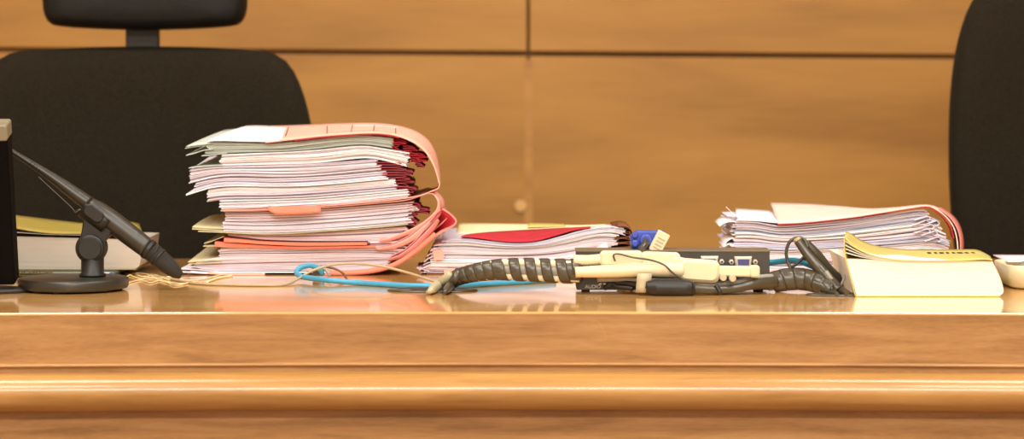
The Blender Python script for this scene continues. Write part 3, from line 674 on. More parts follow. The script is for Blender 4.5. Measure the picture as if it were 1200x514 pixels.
bL = codebook('thick yellow-covered paperback behind the microphone at left, page edges coloured greyish for shade', YL, 0.15, zl,
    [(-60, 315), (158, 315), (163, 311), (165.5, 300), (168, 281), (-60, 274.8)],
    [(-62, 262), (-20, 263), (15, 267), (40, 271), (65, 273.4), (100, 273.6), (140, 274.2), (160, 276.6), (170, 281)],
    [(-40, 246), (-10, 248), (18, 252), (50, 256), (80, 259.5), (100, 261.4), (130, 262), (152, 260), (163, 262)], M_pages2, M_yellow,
    under=[([(-60, 269), (15, 272), (60, 274.6), (120, 275.6)], [(-40, 260), (20, 262), (60, 266), (120, 268)])])
part(bL, 'back_cover', [M_yellow], lambda m: ruled(m, [(-62, 315.6), (60, 315.6), (160, 315.6)], None, YL - 0.001, YL + 0.15, 0.0006, 10, 3))
part(bL, 'page_marker', [M_paper], lambda m: m.prism([(P(a, b, YL).x, P(a, b, YL).z) for a, b in ((164, 281), (168, 277.8), (177, 282), (174, 285), (166, 284))], YL + 0.01, YL + 0.012))
def bltext(m):
    random.seed(5)
    for s in range(9):
        p = P(28 + s * 7, 264.6 + s * 0.45, YL + 0.05); m.box((p.x, p.y, p.z + 0.0005), (p.x + 0.005, p.y + 0.006, p.z + 0.0015))
# pen end showing beside the microphone post
pen = thing('pen', 'white pen end with a blue tip beside the microphone post', 'pen', D(131, 328, 0))
m = MB(); a = P(120, 324.5, 3.22); b = P(130.5, 323.5, 3.20); a.z = b.z = ZT + 0.0062
m.tube([a, b], [0.005, 0.006], 14, 4); m.build('barrel', M_paper_b, pen)
m = MB(); c = b + (b - a).normalized() * 0.005; m.tube([b, c], [0.006, 0.0025], 14, 4); m.build('cap', M_vga, pen)

# ------------------------------------------------------------------ microphone on table stand
YMC = 3.08
S = YMC / F
mic = thing('microphone', 'grey handheld microphone clipped head-down on a round table stand', 'microphone', (P(86, 300, YMC).x, YMC, ZT))
cx = P(86, 300, YMC).x
m = MB().lathe([(0.064, 0.0022), (0.0672, 0.003), (0.0685, 0.006), (0.0688, 0.0135), (0.0676, 0.0153), (0.065, 0.0160), (0.02, 0.0168)], (cx, YMC, ZT), 'Z', 72)
base = m.build('stand_base', M_mic, mic)
for k in range(6):
    a = math.radians(k * 60 + 20)
    mm = MB().lathe([(0.006, 0.0), (0.0068, 0.001), (0.0068, 0.0034)], (cx + 0.055 * math.cos(a), YMC + 0.055 * math.sin(a), ZT), 'Z', 16)
    mm.build('rubber_foot', M_black, base)
px = P(108.5, 300, YMC).x
m = MB().lathe([(0.0165, 0.0172), (0.0165, 0.020), (0.0142, 0.0215), (0.0142, 0.052), (0.0150, 0.054), (0.0150, 0.057)], (px, YMC, ZT), 'Z', 40); m.build('post', M_micdark, mic)
kz = P(108, 290, YMC).z; kx = P(107.5, 290, YMC).x
m = MB().lathe([(0.012, -0.0135), (0.0160, -0.0135), (0.0172, -0.012), (0.0172, 0.012), (0.0160, 0.0135), (0.012, 0.0135)], (kx, YMC, kz), 'Y', 48)
m.lathe([(0.0185, -0.009), (0.0192, -0.008), (0.0192, 0.008), (0.0185, 0.009)], (kx, YMC, kz), 'Y', 48)
kn = m.build('pivot_knuckle', M_micdark, mic)
m = MB().lathe([(0.0135, -0.0152), (0.0145, -0.0135), (0.0145, -0.013)], (kx, YMC, kz), 'Y', 40); m.build('pivot_cap', M_micdark, kn)
# body: px axis from gland (upper left) to grille (lower right)
def mp(x, y, Y=YMC): return P(x, y, Y)
def seg_tube(name, pts, rs, material, parent, seg=28, n=None):
    mm = MB().tube([mp(*p) for p in pts], rs, seg, n or 24); return mm.build(name, material, parent)
Rpx = S
body = seg_tube('body', [(104, 238.5), (172, 290.5)], [8.5*S, 11.5*S, 12.5*S, 12.6*S, 12.5*S, 12.2*S, 11.8*S], M_mic, mic)
seg_tube('collar', [(172, 290.5), (176, 293.5)], [12.4*S, 12.4*S], M_micdark, body, n=4)
gr = seg_tube('grille', [(176, 293.5), (203, 316), (212.5, 323.5)], [11.4*S, 11.4*S, 11.2*S, 10.8*S, 10.2*S, 9.2*S, 7.4*S, 4*S], M_grille, mic)
seg_tube('grille_ring', [(184.5, 300.6), (186.5, 302.2)], [11.9*S, 11.9*S], M_micdark, gr, n=3)
seg_tube('grille_ring', [(180.0, 297.0), (181.0, 297.8)], [11.9*S, 11.9*S], M_micdark, gr, n=3)
cb = seg_tube('cable_boot', [(104, 238.5), (92, 230), (60, 207), (30, 187.5), (-6, 165)], [8.7*S, 8.2*S, 7.2*S, 6.0*S, 4.8*S, 4.0*S, 3.4*S, 3.0*S, 2.8*S], M_mic, mic, n=40)
for k in range(7):
    t = k / 6; x, y = lerp(36, 57, t), lerp(191.6, 205.4, t); dx, dy = 0.83, 0.56
    seg_tube('boot_ring', [(x, y), (x + dx * 1.1, y + dy * 1.1)], [lerp(4.3, 5.2, t)*S] * 2, M_micdark, cb, n=3)
MB().tube([mp(-6, 165), P(-60, 140, 3.1), P(-120, 170, 3.14), P(-150, 260, 3.18), P(-150, 325, 3.2)], 2.6*S, 10, 40).build('cable', M_black, mic)
# clip
ux = Vector((mp(172, 290.5).x - mp(104, 238.5).x, 0, mp(172, 290.5).z - mp(104, 238.5).z)).normalized()
uz = Vector((-ux.z, 0, ux.x)) * 1
if uz.z < 0: uz = -uz
Mx = Matrix(((ux.x, 0, uz.x, 0), (0, 1, 0, 0), (ux.z, 0, uz.z, 0), (0, 0, 0, 1)))
co = mp(112, 249.5)
Mx.translation = co
m = MB()
# cradle: half shell round the lower side of the body with raised side cheeks
g = []
for i in range(15):
    a = math.radians(lerp(-20, 200, i / 14)); row = []
    for k in range(7):
        u = lerp(-15, 20, k / 6) * S; r = 14.2 * S
        row.append(Mx @ Vector((u, math.cos(a) * r, -math.sin(a) * r * 1.02)))
    g.append(row)
m.grid_solid(g, 0.0025); 
cl = m.build('clip', M_micdark, mic)
m = MB().rbox((-13*S, -0.0178, -7*S), (13*S, -0.0135, 8*S), 7*S, xf=Mx, seg=6); m.build('clip_window', M_micdark, cl)
m = MB(); 
pa, pb = mp(112, 262), mp(110, 280)
poly = [(mp(*q).x, mp(*q).z) for q in ((99, 252), (98, 262), (97, 270), (93, 284), (97, 292), (118, 292), (123, 283), (130, 276), (133, 268), (126, 262))]
m.prism(poly, YMC - 0.0095, YMC + 0.0095); m.build('clip_stem', M_micdark, mic, bevel=0.002)
m = MB().tube([mp(88, 250, YMC-.004), mp(93, 246, YMC-.004), mp(99, 248, YMC-.004)], 2.0*S, 8, 8); m.build('clip_lug', M_mic, cl)
m = MB().tube([mp(89, 250, YMC-.006), mp(84, 243, YMC-.006), mp(70, 230, YMC-.006), mp(45, 207, YMC-.004)], 0.5*S, 6, 20); m.build('clip_wire', M_wrap, cl)

# ------------------------------------------------------------------ monitor at the left edge, seen from behind, leaning towards the camera
mon = thing('monitor', 'dark computer monitor back leaning forward at the left edge of the bench', 'monitor', (P(-240, 300, 3.02).x, 3.02, ZT))
bb = P(17.5, 334, 3.03); tt = P(8, 147, 2.978)
W = 0.46
xr_ = (bb.x + tt.x) / 2
ang = math.atan2(bb.y - tt.y, tt.z - bb.z)
hgt = math.hypot(bb.y - tt.y, tt.z - bb.z)
Rm = Matrix.Translation(Vector((xr_, bb.y, bb.z))) @ Matrix.Rotation(ang, 4, 'X')
MB().rbox((-W, 0.0, 0.0), (0, 0.028, hgt), 0.004, xf=Rm).build('housing', M_darkbrown, mon)
MB().rbox((-W, -0.0015, hgt - 0.0195), (0.0002, 0.029, hgt + 0.0006), 0.003, xf=Rm).build('top_bezel', M_greybez, mon)
MB().rbox((-W/2 - .1, -0.022, 0.05), (-W/2 + .1, 0.0, 0.16), 0.01, xf=Rm).build('rear_bulge', M_darkbrown, mon)
MB().box((-W + .01, 0.028, 0.012), (-0.01, 0.029, hgt - 0.02), rot=Matrix.Rotation(0, 3, 'X'), piv=Vector((0,0,0))).build('tmp', M_black) if False else None
nx = xr_ - W / 2
m = MB().rbox((nx - 0.03, 3.03, ZT + 0.006), (nx + 0.03, 3.045, ZT + 0.13), 0.006); m.build('stand_neck', M_black, mon)
fx1 = P(33, 340, 3.03).x
m = MB().lathe([(1.0, 0), (1.0, 0.004), (0.97, 0.0065), (0.90, 0.0075)], (nx + 0.0, 3.045, ZT), 'Z', 64, sx=fx1 - nx, sy=0.052); m.build('stand_foot', M_black, mon)

# ------------------------------------------------------------------ cable grommets
def grommet(label, x0p, x1p, yc, ry):
    Yc = DYF / (yc - HZ); c = Vector(((x0p + x1p) / 2 - CX, 0, 0)) * (Yc / F); rx = (x1p - x0p) / 2 * Yc / F
    t = thing('cable_grommet', label, 'cable grommet', (c.x, Yc, ZT), 'oval cable grommets')
    m = MB().lathe([(1.0, 0.0), (1.0, 0.0012), (0.96, 0.0024), (0.80, 0.0026), (0.78, 0.0016)], (c.x, Yc, ZT), 'Z', 56, sx=rx, sy=ry); m.build('rim', M_wrap, t)
    m = MB().lathe([(0.5, 0.0016), (0.5, 0.0021)], (c.x, Yc, ZT), 'Z', 40, sx=rx, sy=ry); m.build('cable_hole', M_black, t)
    return t
grommet('flat oval black cable grommet below the left end of the wrapped cables', 454, 560, 340.5, 0.030)
grommet('flat oval black cable grommet left of the front yellow book', 944, 1030, 346.0, 0.016)

# ------------------------------------------------------------------ charcoal video box
YBX = 3.045
s3 = YBX / F
bx = thing('video_splitter', 'low charcoal metal video splitter box with ports, buried behind cream plugs', 'electronics box', (P(788, 343, YBX).x, YBX + 0.035, ZT))
a = P(675.5, 294, YBX); b = P(902, 342.4, YBX)
MB().rbox((a.x, YBX, ZT + 0.003), (b.x, YBX + 0.044, a.z), 0.0015).build('case', M_box, bx)
MB().rbox((a.x - 0.0008, YBX - 0.0006, a.z - 0.0008), (b.x + 0.0008, YBX + 0.0445, a.z + 0.0012), 0.0006).build('lid', M_lid, bx)
for xx in (a.x + 0.012, b.x - 0.012):
    for yy in (YBX + 0.01, YBX + 0.036):
        MB().lathe([(0.005, 0), (0.005, 0.0032)], (xx, yy, ZT), 'Z', 16).build('rubber_foot', M_black, bx)
def port(cxp, cyp):
    c = P(cxp, cyp, YBX)
    def tr(w, h, k=0.8): return [(c.x - w/2, c.z + h/2), (c.x - w/2*k, c.z - h/2), (c.x + w/2*k, c.z - h/2), (c.x + w/2, c.z + h/2)]
    m = MB().prism(tr(21*s3, 13*s3, .86), YBX - 0.0015, YBX); m.prism(tr(18.5*s3, 10.5*s3, .9), YBX - 0.005, YBX)
    o = m.build('video_port', M_steel, bx, bevel=0.0006)
    MB().prism(tr(14*s3, 6.8*s3, .9), YBX - 0.0056, YBX - 0.004).build('port_insert', M_vga_in, o)
    for sx in (-14, 14):
        mm = MB().lathe([(2.0*s3, -0.006), (3.0*s3, -0.0055), (3.3*s3, -0.001), (3.3*s3, 0)], (c.x + sx*s3, YBX, c.z), 'Y', 6, smooth=False)
        mm.lathe([(1.2*s3, -0.0066), (1.2*s3, -0.0055)], (c.x + sx*s3, YBX, c.z), 'Y', 12, 1)
        mm.build('hex_screw', [M_steel, M_black], o)
port(870.8, 306.6); port(831.5, 306.2); port(700, 305)
cu = bpy.data.curves.new('audio_text', 'FONT'); cu.body = 'AUDIO'; cu.size = 0.0062; cu.extrude = 0.0002
to = bpy.data.objects.new('printed_word', cu); C.objects.link(to)
bpy.context.view_layer.update()
me = bpy.data.meshes.new_from_object(to); C.objects.unlink(to); bpy.data.objects.remove(to)
lo = bpy.data.objects.new('printed_word', me); C.objects.link(lo); me.materials.append(M_white)
lo.parent = bx; pl = P(685.5, 337.5, YBX - 0.0004); lo.location = pl - Vector(bx['_o']); lo.rotation_euler = (math.pi / 2, 0, 0)
part(bx, 'status_line', [M_white], lambda m: [m.box((P(x, 333, YBX).x, YBX - 0.0004, P(x, 333, YBX).z), (P(x + 3, 333, YBX).x, YBX, P(x, 333, YBX).z + 0.0012)) for x in (702, 707)])

# ------------------------------------------------------------------ cables
def cable(name, label, pts, r, material, seg=12, n=None, cat='cable', flat=1.0):
    o = MB().tube(pts, r, seg, n, flat=flat).build(name, material); return tag(o, label, cat)
# blue network cable
blue = thing('network_cable', 'bright blue network cable looping in front of the tall stack and under the wrapped cables', 'cable', (P(480, 335, 3.1).x, 3.1, ZT))
rb = 3.3 * 3.1 / F
bpts = [P(378, 321.5, 3.255), P(374, 315, 3.25), P(364, 311, 3.245), P(353, 313, 3.235), P(347.5, 318.5, 3.225), P(354, 324, 3.20), P(380, 327.6, D(380, 330, rb).y), D(420, 331, rb), D(470, 334, rb), D(510, 335, rb), D(545, 334.2, rb), D(580, 331.8, rb), D(612, 330, rb), D(626, 329, rb), D(650, 327.5, rb)]
MB().tube(bpts, rb, 12, 120).build('cable_sheath', M_blue, blue)
m = MB(); c = P(372, 318, 3.262); m.rbox((c.x - .006, 3.256, c.z - .005), (c.x + .007, 3.272, c.z + .005), 0.001); m.build('plug', M_wrap, blue)
MB().tube([P(376, 312, 3.26), P(384, 318, 3.25), P(386, 324, 3.25)], rb * 0.7, 10, 14).build('loose_end', M_wrapl, blue)
cable('brown_tie', 'short curved brown tie strip beside the blue cable loop', [P(383, 312.5, 3.262), P(393, 315, 3.255), P(402, 320, 3.25), P(407, 328, D(407, 328, 0.001).y)], 0.0016, M_tie, cat='cable tie')
cable('thin_cable', 'thin beige cable running along the foot of the tall stack', [D(176, 322, .0017), D(208, 328, 0.0017), D(235, 332.2, 0.0017), D(300, 334, 0.0017), D(334, 333.2, 0.0017), P(350, 326, 3.19), P(366, 317, 3.20), P(390, 310, 3.21), P(420, 308.6, 3.21), P(450, 312.4, 3.20), P(480, 320, 3.18), P(513, 331, 3.12), D(532, 336, 0.0017)], 1.55 * 3.15 / F, M_beigec, n=110)
st = MB()
for pts in ([(138, 317), (150, 321), (165, 327), (178, 325), (192, 330), (214, 332), (232, 329)], [(146, 325), (158, 320), (172, 321), (186, 326), (200, 324), (218, 328), (236, 327), (262, 321)],
            [(150, 331), (164, 328), (176, 331), (190, 328), (204, 334), (222, 331)], [(152, 318), (168, 324), (182, 322), (196, 327), (210, 326)], [(46, 322), (60, 319.5), (74, 321)]):
    st.tube([D(x, y, 0.0012) for x, y in pts], 0.0008, 6, 50)
tag(st.build('tangled_string', M_cord), 'tangled cream string lying between the microphone and the tall stack', 'string')
cable('cord', 'short pale cord end poking from under the tall stack', [D(243, 330, 0.0015), D(256, 325.5, .0015), D(272, 320.5 + 2.4, 0.0015)], 0.0014, M_cord, cat='string')

# wrapped bundle on the left
def bundle_pts(pp): return [P(x, y, Y) for x, y, Y in pp]
bp = bundle_pts([(517, 340, 3.075), (524, 333, 3.068), (536, 325, 3.06), (556, 319.5, 3.05), (580, 316, 3.045), (610, 315.6, 3.04), (645, 317, 3.035), (679, 317.4, 3.03)])
wr = thing('wrapped_cable_bundle', 'thick cables in dark spiral wrap rising from the grommet to the charcoal box', 'cable bundle', (P(600, 330, 3.04).x, 3.04, ZT))
rr = [6*S, 8*S, 9*S, 10.5*S, 12*S, 12.5*S, 12.8*S, 13*S]
MB().tube(bp, [x * 0.74 for x in rr], 20, 80).build('cable_core', M_wrapl, wr)
MB().tube([p + Vector((0, -0.35 * q, 0.62 * q)) for p, q in zip(bp, rr)], [x * 0.36 for x in rr], 12, 80).build('cream_cable', M_cream, wr)
MB().tube([p + Vector((0, -0.35 * q, -0.62 * q)) for p, q in zip(bp, rr)], [x * 0.34 for x in rr], 12, 80).build('cream_cable', M_cream, wr)
def spiral(m, pts, rs, pitch, width, n=900, th=0.0011, start=0.0, lap=0.0, s0=0.0, s1=1.0, ph=0.0):
    path = crom(pts, 400); fr = frames(path)
    L = [0]
    for i in range(1, len(path)): L.append(L[-1] + (path[i] - path[i-1]).length)
    tot = L[-1]
    def at(s, ang, rad):
        s = max(0, min(tot * 0.9999, s)); k = s / tot * 399; i = int(k); f = k - i
        p = path[i].lerp(path[min(i+1, 399)], f); T, U, V = fr[i]
        return p + (U * math.cos(ang) + V * math.sin(ang)) * rad
    def rad(s):
        t = s / tot * (len(rs) - 1); k = min(int(t), len(rs) - 2); return lerp(rs[k], rs[k+1], t - k)
    g = []
    for i in range(n):
        s = tot * lerp(s0, s1, i / (n - 1)); ang = ph + 2 * math.pi * s / pitch
        row = []
        for w in (0, 0.15, 0.5, 0.85, 1):
            ss = s + w * width; row.append(at(ss, ang, rad(min(tot, ss)) + th * (0.5 if w in (0, 1) else 1.1)))
        g.append(row)
    m.grid_solid(g, th)
m = MB(); spiral(m, bp, rr, 0.0195, 0.0128, 800, s0=0.42, s1=0.97); m.build('spiral_wrap', M_wrap, wr)
m = MB(); spiral(m, bp, rr, 0.0110, 0.0120, 500, s0=0.04, s1=0.44); m.build('spiral_wrap', M_wrap, wr)
MB().tube([P(660, 317, 3.034), P(682, 317.4, 3.03)], 13.6 * S, 24, 6).build('end_sleeve', M_wrap, wr)
MB().tube([D(501, 342.5, 0.003), D(505, 340, 0.006), P(513, 334, 3.066), P(524, 325, 3.058), P(530, 320, 3.055)], [2.2*S, 5*S, 6*S, 6*S, 5*S], 14, 24).build('cream_cable_end', M_creamd, wr)
MB().tube([D(519, 343, 0.003), D(523, 340, 0.006), P(528, 334, 3.056), P(533, 326, 3.048), P(537, 317, 3.055)], [2*S, 4.6*S, 5.5*S, 5.5*S, 4.5*S], 14, 24).build('dark_cable_end', M_wrap, wr)

# cream video cables and plugs in front of the box
def plug_body(m, x0p, x1p, y0p, y1p, Yc, dep, rot=0.0, taper=1.0):
    c = P((x0p + x1p) / 2, (y0p + y1p) / 2, Yc); w = (x1p - x0p) * Yc / F; h = (y1p - y0p) * Yc / F
    X = Matrix.Translation(c) @ Matrix.Rotation(rot, 4, 'Y')
    m.rbox((-w/2, -dep/2, -h/2), (w/2, dep/2, h/2), min(h, w) * 0.28, xf=X, seg=4)
v1 = thing('video_cable', 'cream video cable with moulded plug, upper of two lying across the box', 'cable', P(740, 312, 3.022))
MB().tube([P(672, 304.5, 3.024), P(690, 304.5, 3.024), P(708, 303, 3.024)], 6.0 * S, 16, 14).build('cable_sheath', M_cream, v1)
m = MB(); plug_body(m, 703, 753, 293.5, 311, 3.024, 0.017); m.build('plug_hood', M_cream, v1)
m = MB(); plug_body(m, 751, 797, 295, 314, 3.024, 0.016, 0.03); m.build('plug_hood', M_cream, v1)
v2 = thing('video_cable', 'cream video cable ending in a thumbscrew plug, lower of two lying across the box', 'cable', P(780, 325, 3.018))
MB().tube([P(674, 319, 3.016), P(681, 318.5, 3.016), P(715, 317.5, 3.014), P(760, 315.5, 3.012), P(800, 316, 3.016)], [6*S, 7*S, 7.5*S, 8*S, 8.5*S, 9*S], 18, 50).build('cable_sheath', M_cream, v2)
m = MB(); plug_body(m, 795, 843, 303.5, 330, 3.018, 0.018, 0.07); m.build('plug_hood', M_cream, v2)
m = MB(); plug_body(m, 786, 806, 301, 324, 3.02, 0.016, 0.25); m.build('hood_neck', M_cream, v2)
m = MB(); plug_body(m, 841, 880, 311.5, 323.5, 3.018, 0.014, 0.02); m.build('plug_shell', M_cream, v2)
for x, y, r in ((847, 324.5, 4), (858, 325.5, 4)):
    MB().lathe([(r*S*.8, -0.009), (r*S, -0.008), (r*S, 0.003)], P(x, y, 3.012), 'Y', 20).build('thumbscrew', M_creamd, v2)
m = MB(); plug_body(m, 878, 890, 310.5, 324.5, 3.018, 0.012); m.build('thumbscrew', M_cream, v2)
cable('thin_wire', 'thin black wire curving over the cream plugs', [P(721, 306, 3.006), P(719, 299, 3.007), P(725, 297.4, 3.007), P(742, 301.5, 3.006), P(762, 304.5, 3.005), P(778, 310, 2.999), P(789, 320, 2.998), P(806, 331, 2.999)], 1.1 * S, M_wrap, 8, 60)
# blue plug and cream hood on the box lid
zlid = a.z + 0.0012
bp_ = thing('video_plug', 'blue video plug with ringed face standing on the box lid', 'plug', Vector((P(757, 291, 3.075).x, 3.075, zlid)))
s4 = 3.07 / F
x0_, x1_ = P(739, 0, 3.07).x, P(779, 0, 3.07).x
ztop = P(760, 270.5, 3.07).z
m = MB().prism([(x0_ + .001, zlid), (x1_ - 0.008, zlid), (x1_, ztop), (x0_ + 0.008, ztop + .0005), (x0_ - .0008, ztop - 0.006)], 3.066, 3.086); m.build('housing', M_vga, bp_, bevel=0.002)
m = MB().lathe([(5.8*s4, -0.005), (7.4*s4, -0.004), (7.8*s4, 0.0)], P(757, 281.5, 3.066), 'Y', 28); m.build('strain_ring', M_vga, bp_)
m = MB().lathe([(2.5*s4, -0.006), (4.2*s4, -0.005), (4.6*s4, 0.0)], P(744, 285, 3.066), 'Y', 24); m.build('thumbscrew', M_vga, bp_)
m = MB().lathe([(2.5*s4, -0.004), (3.4*s4, -0.003), (3.8*s4, 0.0)], P(744, 275.5, 3.066), 'Y', 24); m.build('thumbscrew', M_vga, bp_)
MB().tube([P(757, 282, 3.064), P(756, 286, 3.052), P(752, 292, 3.045), P(750, 298, 3.034)], 4.2 * s4, 12, 20).build('cable', M_wrap, bp_)
hd = MB()
cc = P(772, 283.5, 3.056); X = Matrix.Translation(cc) @ Matrix.Rotation(math.radians(28), 4, 'Y')
hd.rbox((-7*s4, -0.006, -12.5*s4), (8*s4, 0.006, 13*s4), 0.0015, xf=X)
hp = thing('plug_hood', 'cream plug hood leaning against the blue video plug', 'plug', Vector((P(770, 292, 3.056).x, 3.056, zlid)))
hd.build('shell', M_cream, hp)
m = MB(); 
for q in (-7, -3, 1, 5): m.rbox((-4*s4, -0.0068, (q - .7)*s4), (5*s4, -0.006, (q + .7)*s4), 0.0003, xf=X)
m.build('grip_ridges', M_creamd, hp)
# cream tag
tg = MB(); tg.grid_solid([[P(x + d, y, Y) for x, Y in ((745.5, 3.0), (754, 2.998), (762.5, 3.0))] for y, d in ((320, 1.5), (328, .5), (336, 0), (342.5, -.5))], 0.0008)
tag(tg.build('cable_tag', M_creamd), 'small cream paper tag hanging from the cream cables', 'tag')
# ferrite + black cables under
fe = thing('black_cable', 'black cable with a fat ferrite barrel lying in front of the charcoal box', 'cable', (P(800, 340, 2.99).x, 2.995, ZT))
yb = 2.998
MB().tube([P(757, 336, yb), P(762, 336, yb), P(768, 336.5, yb), P(808, 337.4, yb), P(811, 337.4, yb), P(814, 337.4, yb)], [6*S, 10*S, 10.2*S, 10.2*S, 10*S, 7*S], 24, 40).build('ferrite_barrel', M_black, fe)
MB().tube([P(708, 337.5, 3.034), P(724, 331, 3.028), P(745, 333, 3.015), P(760, 336.5, yb)], 3.0*S, 10, 24).build('cable_sheath', M_black, fe)
MB().tube([P(812, 338, yb), P(835, 339.5, 3.004), P(860, 338, 3.012), P(885, 332.5, 3.02), P(908, 330, 3.04)], [4.5*S, 4.6*S, 5*S, 6*S, 7*S], 12, 40).build('cable_sheath', M_wrap, fe)
MB().tube([P(839, 334, 3.003), P(845, 344, 2.999)], [3*S, 2*S], 8, 5).build('tie_tail', M_black, fe)
fe2 = MB().tube([P(700, 326.5, 3.03), P(735, 326.5, 3.024), P(775, 329.5, 3.014), P(805, 328, 3.02), P(830, 333.5, 3.020), P(860, 331.5, 3.024), P(888, 325.5, 3.03), P(905, 324, 3.04)], 3.6 * S, 10, 60)
tag(fe2.build('grey_cable', M_wrapl), 'grey cable running under the cream plugs along the box front', 'cable')
fe3 = MB().tube([P(712, 334, 3.033), P(718, 330, 3.03), P(722, 335, 3.026), P(742, 337.5, 3.02)], 3.0 * S, 10, 30)
tag(fe3.build('dark_cable', M_black), 'short dark cable in front of the lower left corner of the box', 'cable')

# right wrapped bundle
wr2 = thing('wrapped_cable_bundle', 'dark spiral-wrapped cables leaving the right end of the charcoal box into the grommet', 'cable bundle', (P(940, 340, 3.04).x, 3.03, ZT))
bp2 = bundle_pts([(899, 332, 3.05), (912, 329, 3.05), (930, 326.5, 3.05), (948, 328, 3.045), (964, 334, 3.03), (977, 342, 3.015)])
r2 = [10*S, 11.5*S, 11.5*S, 11*S, 9.5*S, 8*S]
MB().tube(bp2, [x * .88 for x in r2], 18, 50).build('cable_core', M_wrapl, wr2)
m = MB(); spiral(m, bp2, r2, 0.0155, 0.0165, 500, s0=0.0, s1=0.86); m.build('spiral_wrap', M_wrap, wr2)
for k, (x, y) in enumerate(((957, 334), (968, 331))):
    MB().tube([P(x - 4, y - 2, 3.03), P(x + 8, y + 2, 3.02), P(x + 18, y + 9, 3.01), D(x + 24, 344.5, 0.003)], [5.2 * S, 5.2 * S, 4.6 * S, 2.6 * S], 12, 24).build('bare_cable', M_wrap, wr2)
st1 = thing('sheathed_cable', 'olive grey sheathed cable end sticking up and left from the right grommet', 'cable', D(985, 346, 0))
MB().tube([P(935, 282, 3.05), P(948, 300, 3.045), P(966, 321, 3.035), P(984, 341, 3.01)], [5*S, 6*S, 6.5*S, 6.5*S], 16, 40).build('sheath', M_wrap, st1)
MB().tube([P(933, 279, 3.05), P(936, 283, 3.05)], [4.2*S, 4.6*S], 14, 4).build('cut_end', M_beigec, st1)
MB().tube([P(968, 318, 3.027), P(976, 329, 3.02), P(982, 337, 3.01)], 2.6*S, 8, 12).build('blue_core', M_wrapl, st1)
st2 = thing('sheathed_cable', 'black sheathed cable slanting down right behind the olive grey one', 'cable', D(1000, 338, 0))
MB().tube([P(944, 284, 3.07), P(958, 300, 3.07), P(970, 316, 3.08), P(982, 327, 3.10), P(988, 331, 3.11)], [5*S, 6.5*S, 7*S, 7*S, 7*S], 16, 40).build('sheath', M_wrap, st2)
MB().tube([P(981, 340, 3.04), P(987, 331, 3.045), P(990, 322, 3.05)], 1.5*S, 8, 10).build('tie_tail', M_wrapl, st2)
lp = MB().tube([P(947, 290, 3.055), P(943, 281, 3.06), P(935, 278.5, 3.06), P(926, 282.5, 3.06), P(921.5, 294, 3.06), P(923, 306, 3.06), P(928, 317, 3.055)], 2.0 * S, 10, 50)
tag(lp.build('looped_wire', M_wrap), 'thin black wire loop arching over the blue cable at right', 'cable')
lp = MB().tube([P(928, 313, 3.05), P(936, 307, 3.05), P(944, 299, 3.05), P(943, 304, 3.045)], 1.7 * S, 8, 20)
tag(lp.build('cable_tie', M_black), 'black cable tie tail crossing the dark teal cable', 'cable tie')
cable('network_cable', 'dark teal network cable between the charcoal box and the sheathed cables', [P(895, 308.5, 3.13), P(912, 306.5, 3.12), P(928, 305, 3.10), P(942, 307.5, 3.08), P(955, 313, 3.065)], [3.4*S, 3.6*S], M_teal, n=40)

# ------------------------------------------------------------------ cream tray and sheet at the right edge
tr = thing('desk_tray', 'cream plastic tray with rounded corner at the right edge', 'tray', (P(1260, 330, 3.1).x, 3.12, ZT))
m = MB()
def rr_ring(x0, x1, y0, y1, r, z, seg=6):
    out = []
    for cx_, cy_, a0 in ((x1 - r, y1 - r, 0), (x0 + r, y1 - r, 90), (x0 + r, y0 + r, 180), (x1 - r, y0 + r, 270)):
        for k in range(seg + 1):
            t = math.radians(a0 + 90 * k / seg); out.append(Vector((cx_ + r * math.cos(t), cy_ + r * math.sin(t), z)))
    return out
tx0 = P(1180, 312, 3.09).x; tx1 = tx0 + 0.16
levels = [(0.012, 0.0), (0.006, 0.003), (0.002, 0.016), (0.0, 0.029), (0.0015, 0.0305), (0.003, 0.029), (0.005, 0.016), (0.010, 0.006)]
rings = []
for ins, z in levels:
    ring = []
    for p in rr_ring(tx0 + ins, tx1 - ins, 3.075 + ins, 3.19 - ins, 0.02, ZT + z): ring.append(len(m.v)); m.v.append(p)
    rings.append(ring)
n = len(rings[0])
for i in range(len(rings) - 1):
    for k in range(n): m.face([rings[i][k], rings[i][(k+1) % n], rings[i+1][(k+1) % n], rings[i+1][k]], 0, True)
m.face(rings[0][::-1]); m.face(rings[-1])
m.build('tray_body', M_cream, tr)
gi = thing('paper_clip_holder', 'grey-green domed plastic piece lying inside the cream tray', 'desk accessory', (tx0 + 0.04, 3.11, ZT + 0.0065))
MB().lathe([(0.022, 0.0065), (0.024, 0.012), (0.022, 0.024), (0.015, 0.031), (0.006, 0.034)], (tx0 + 0.036, 3.116, ZT), 'Z', 32).build('dome', M_glass, gi)
MB().lathe([(0.007, 0.033), (0.008, 0.036), (0.004, 0.038)], (tx0 + 0.036, 3.116, ZT), 'Z', 20).build('cap', M_wrapl, gi)
sh = MB(); ruled(sh, [(1181, 306.5), (1215, 306.5), (1290, 306.5)], [(1164, 298.6), (1215, 298.8), (1290, 299)], 3.165, 3.30, 0.0012, 14, 5)
tag(sh.build('paper_sheet', M_paper_l), 'pale sheet resting over the rear of the cream tray', 'paper')

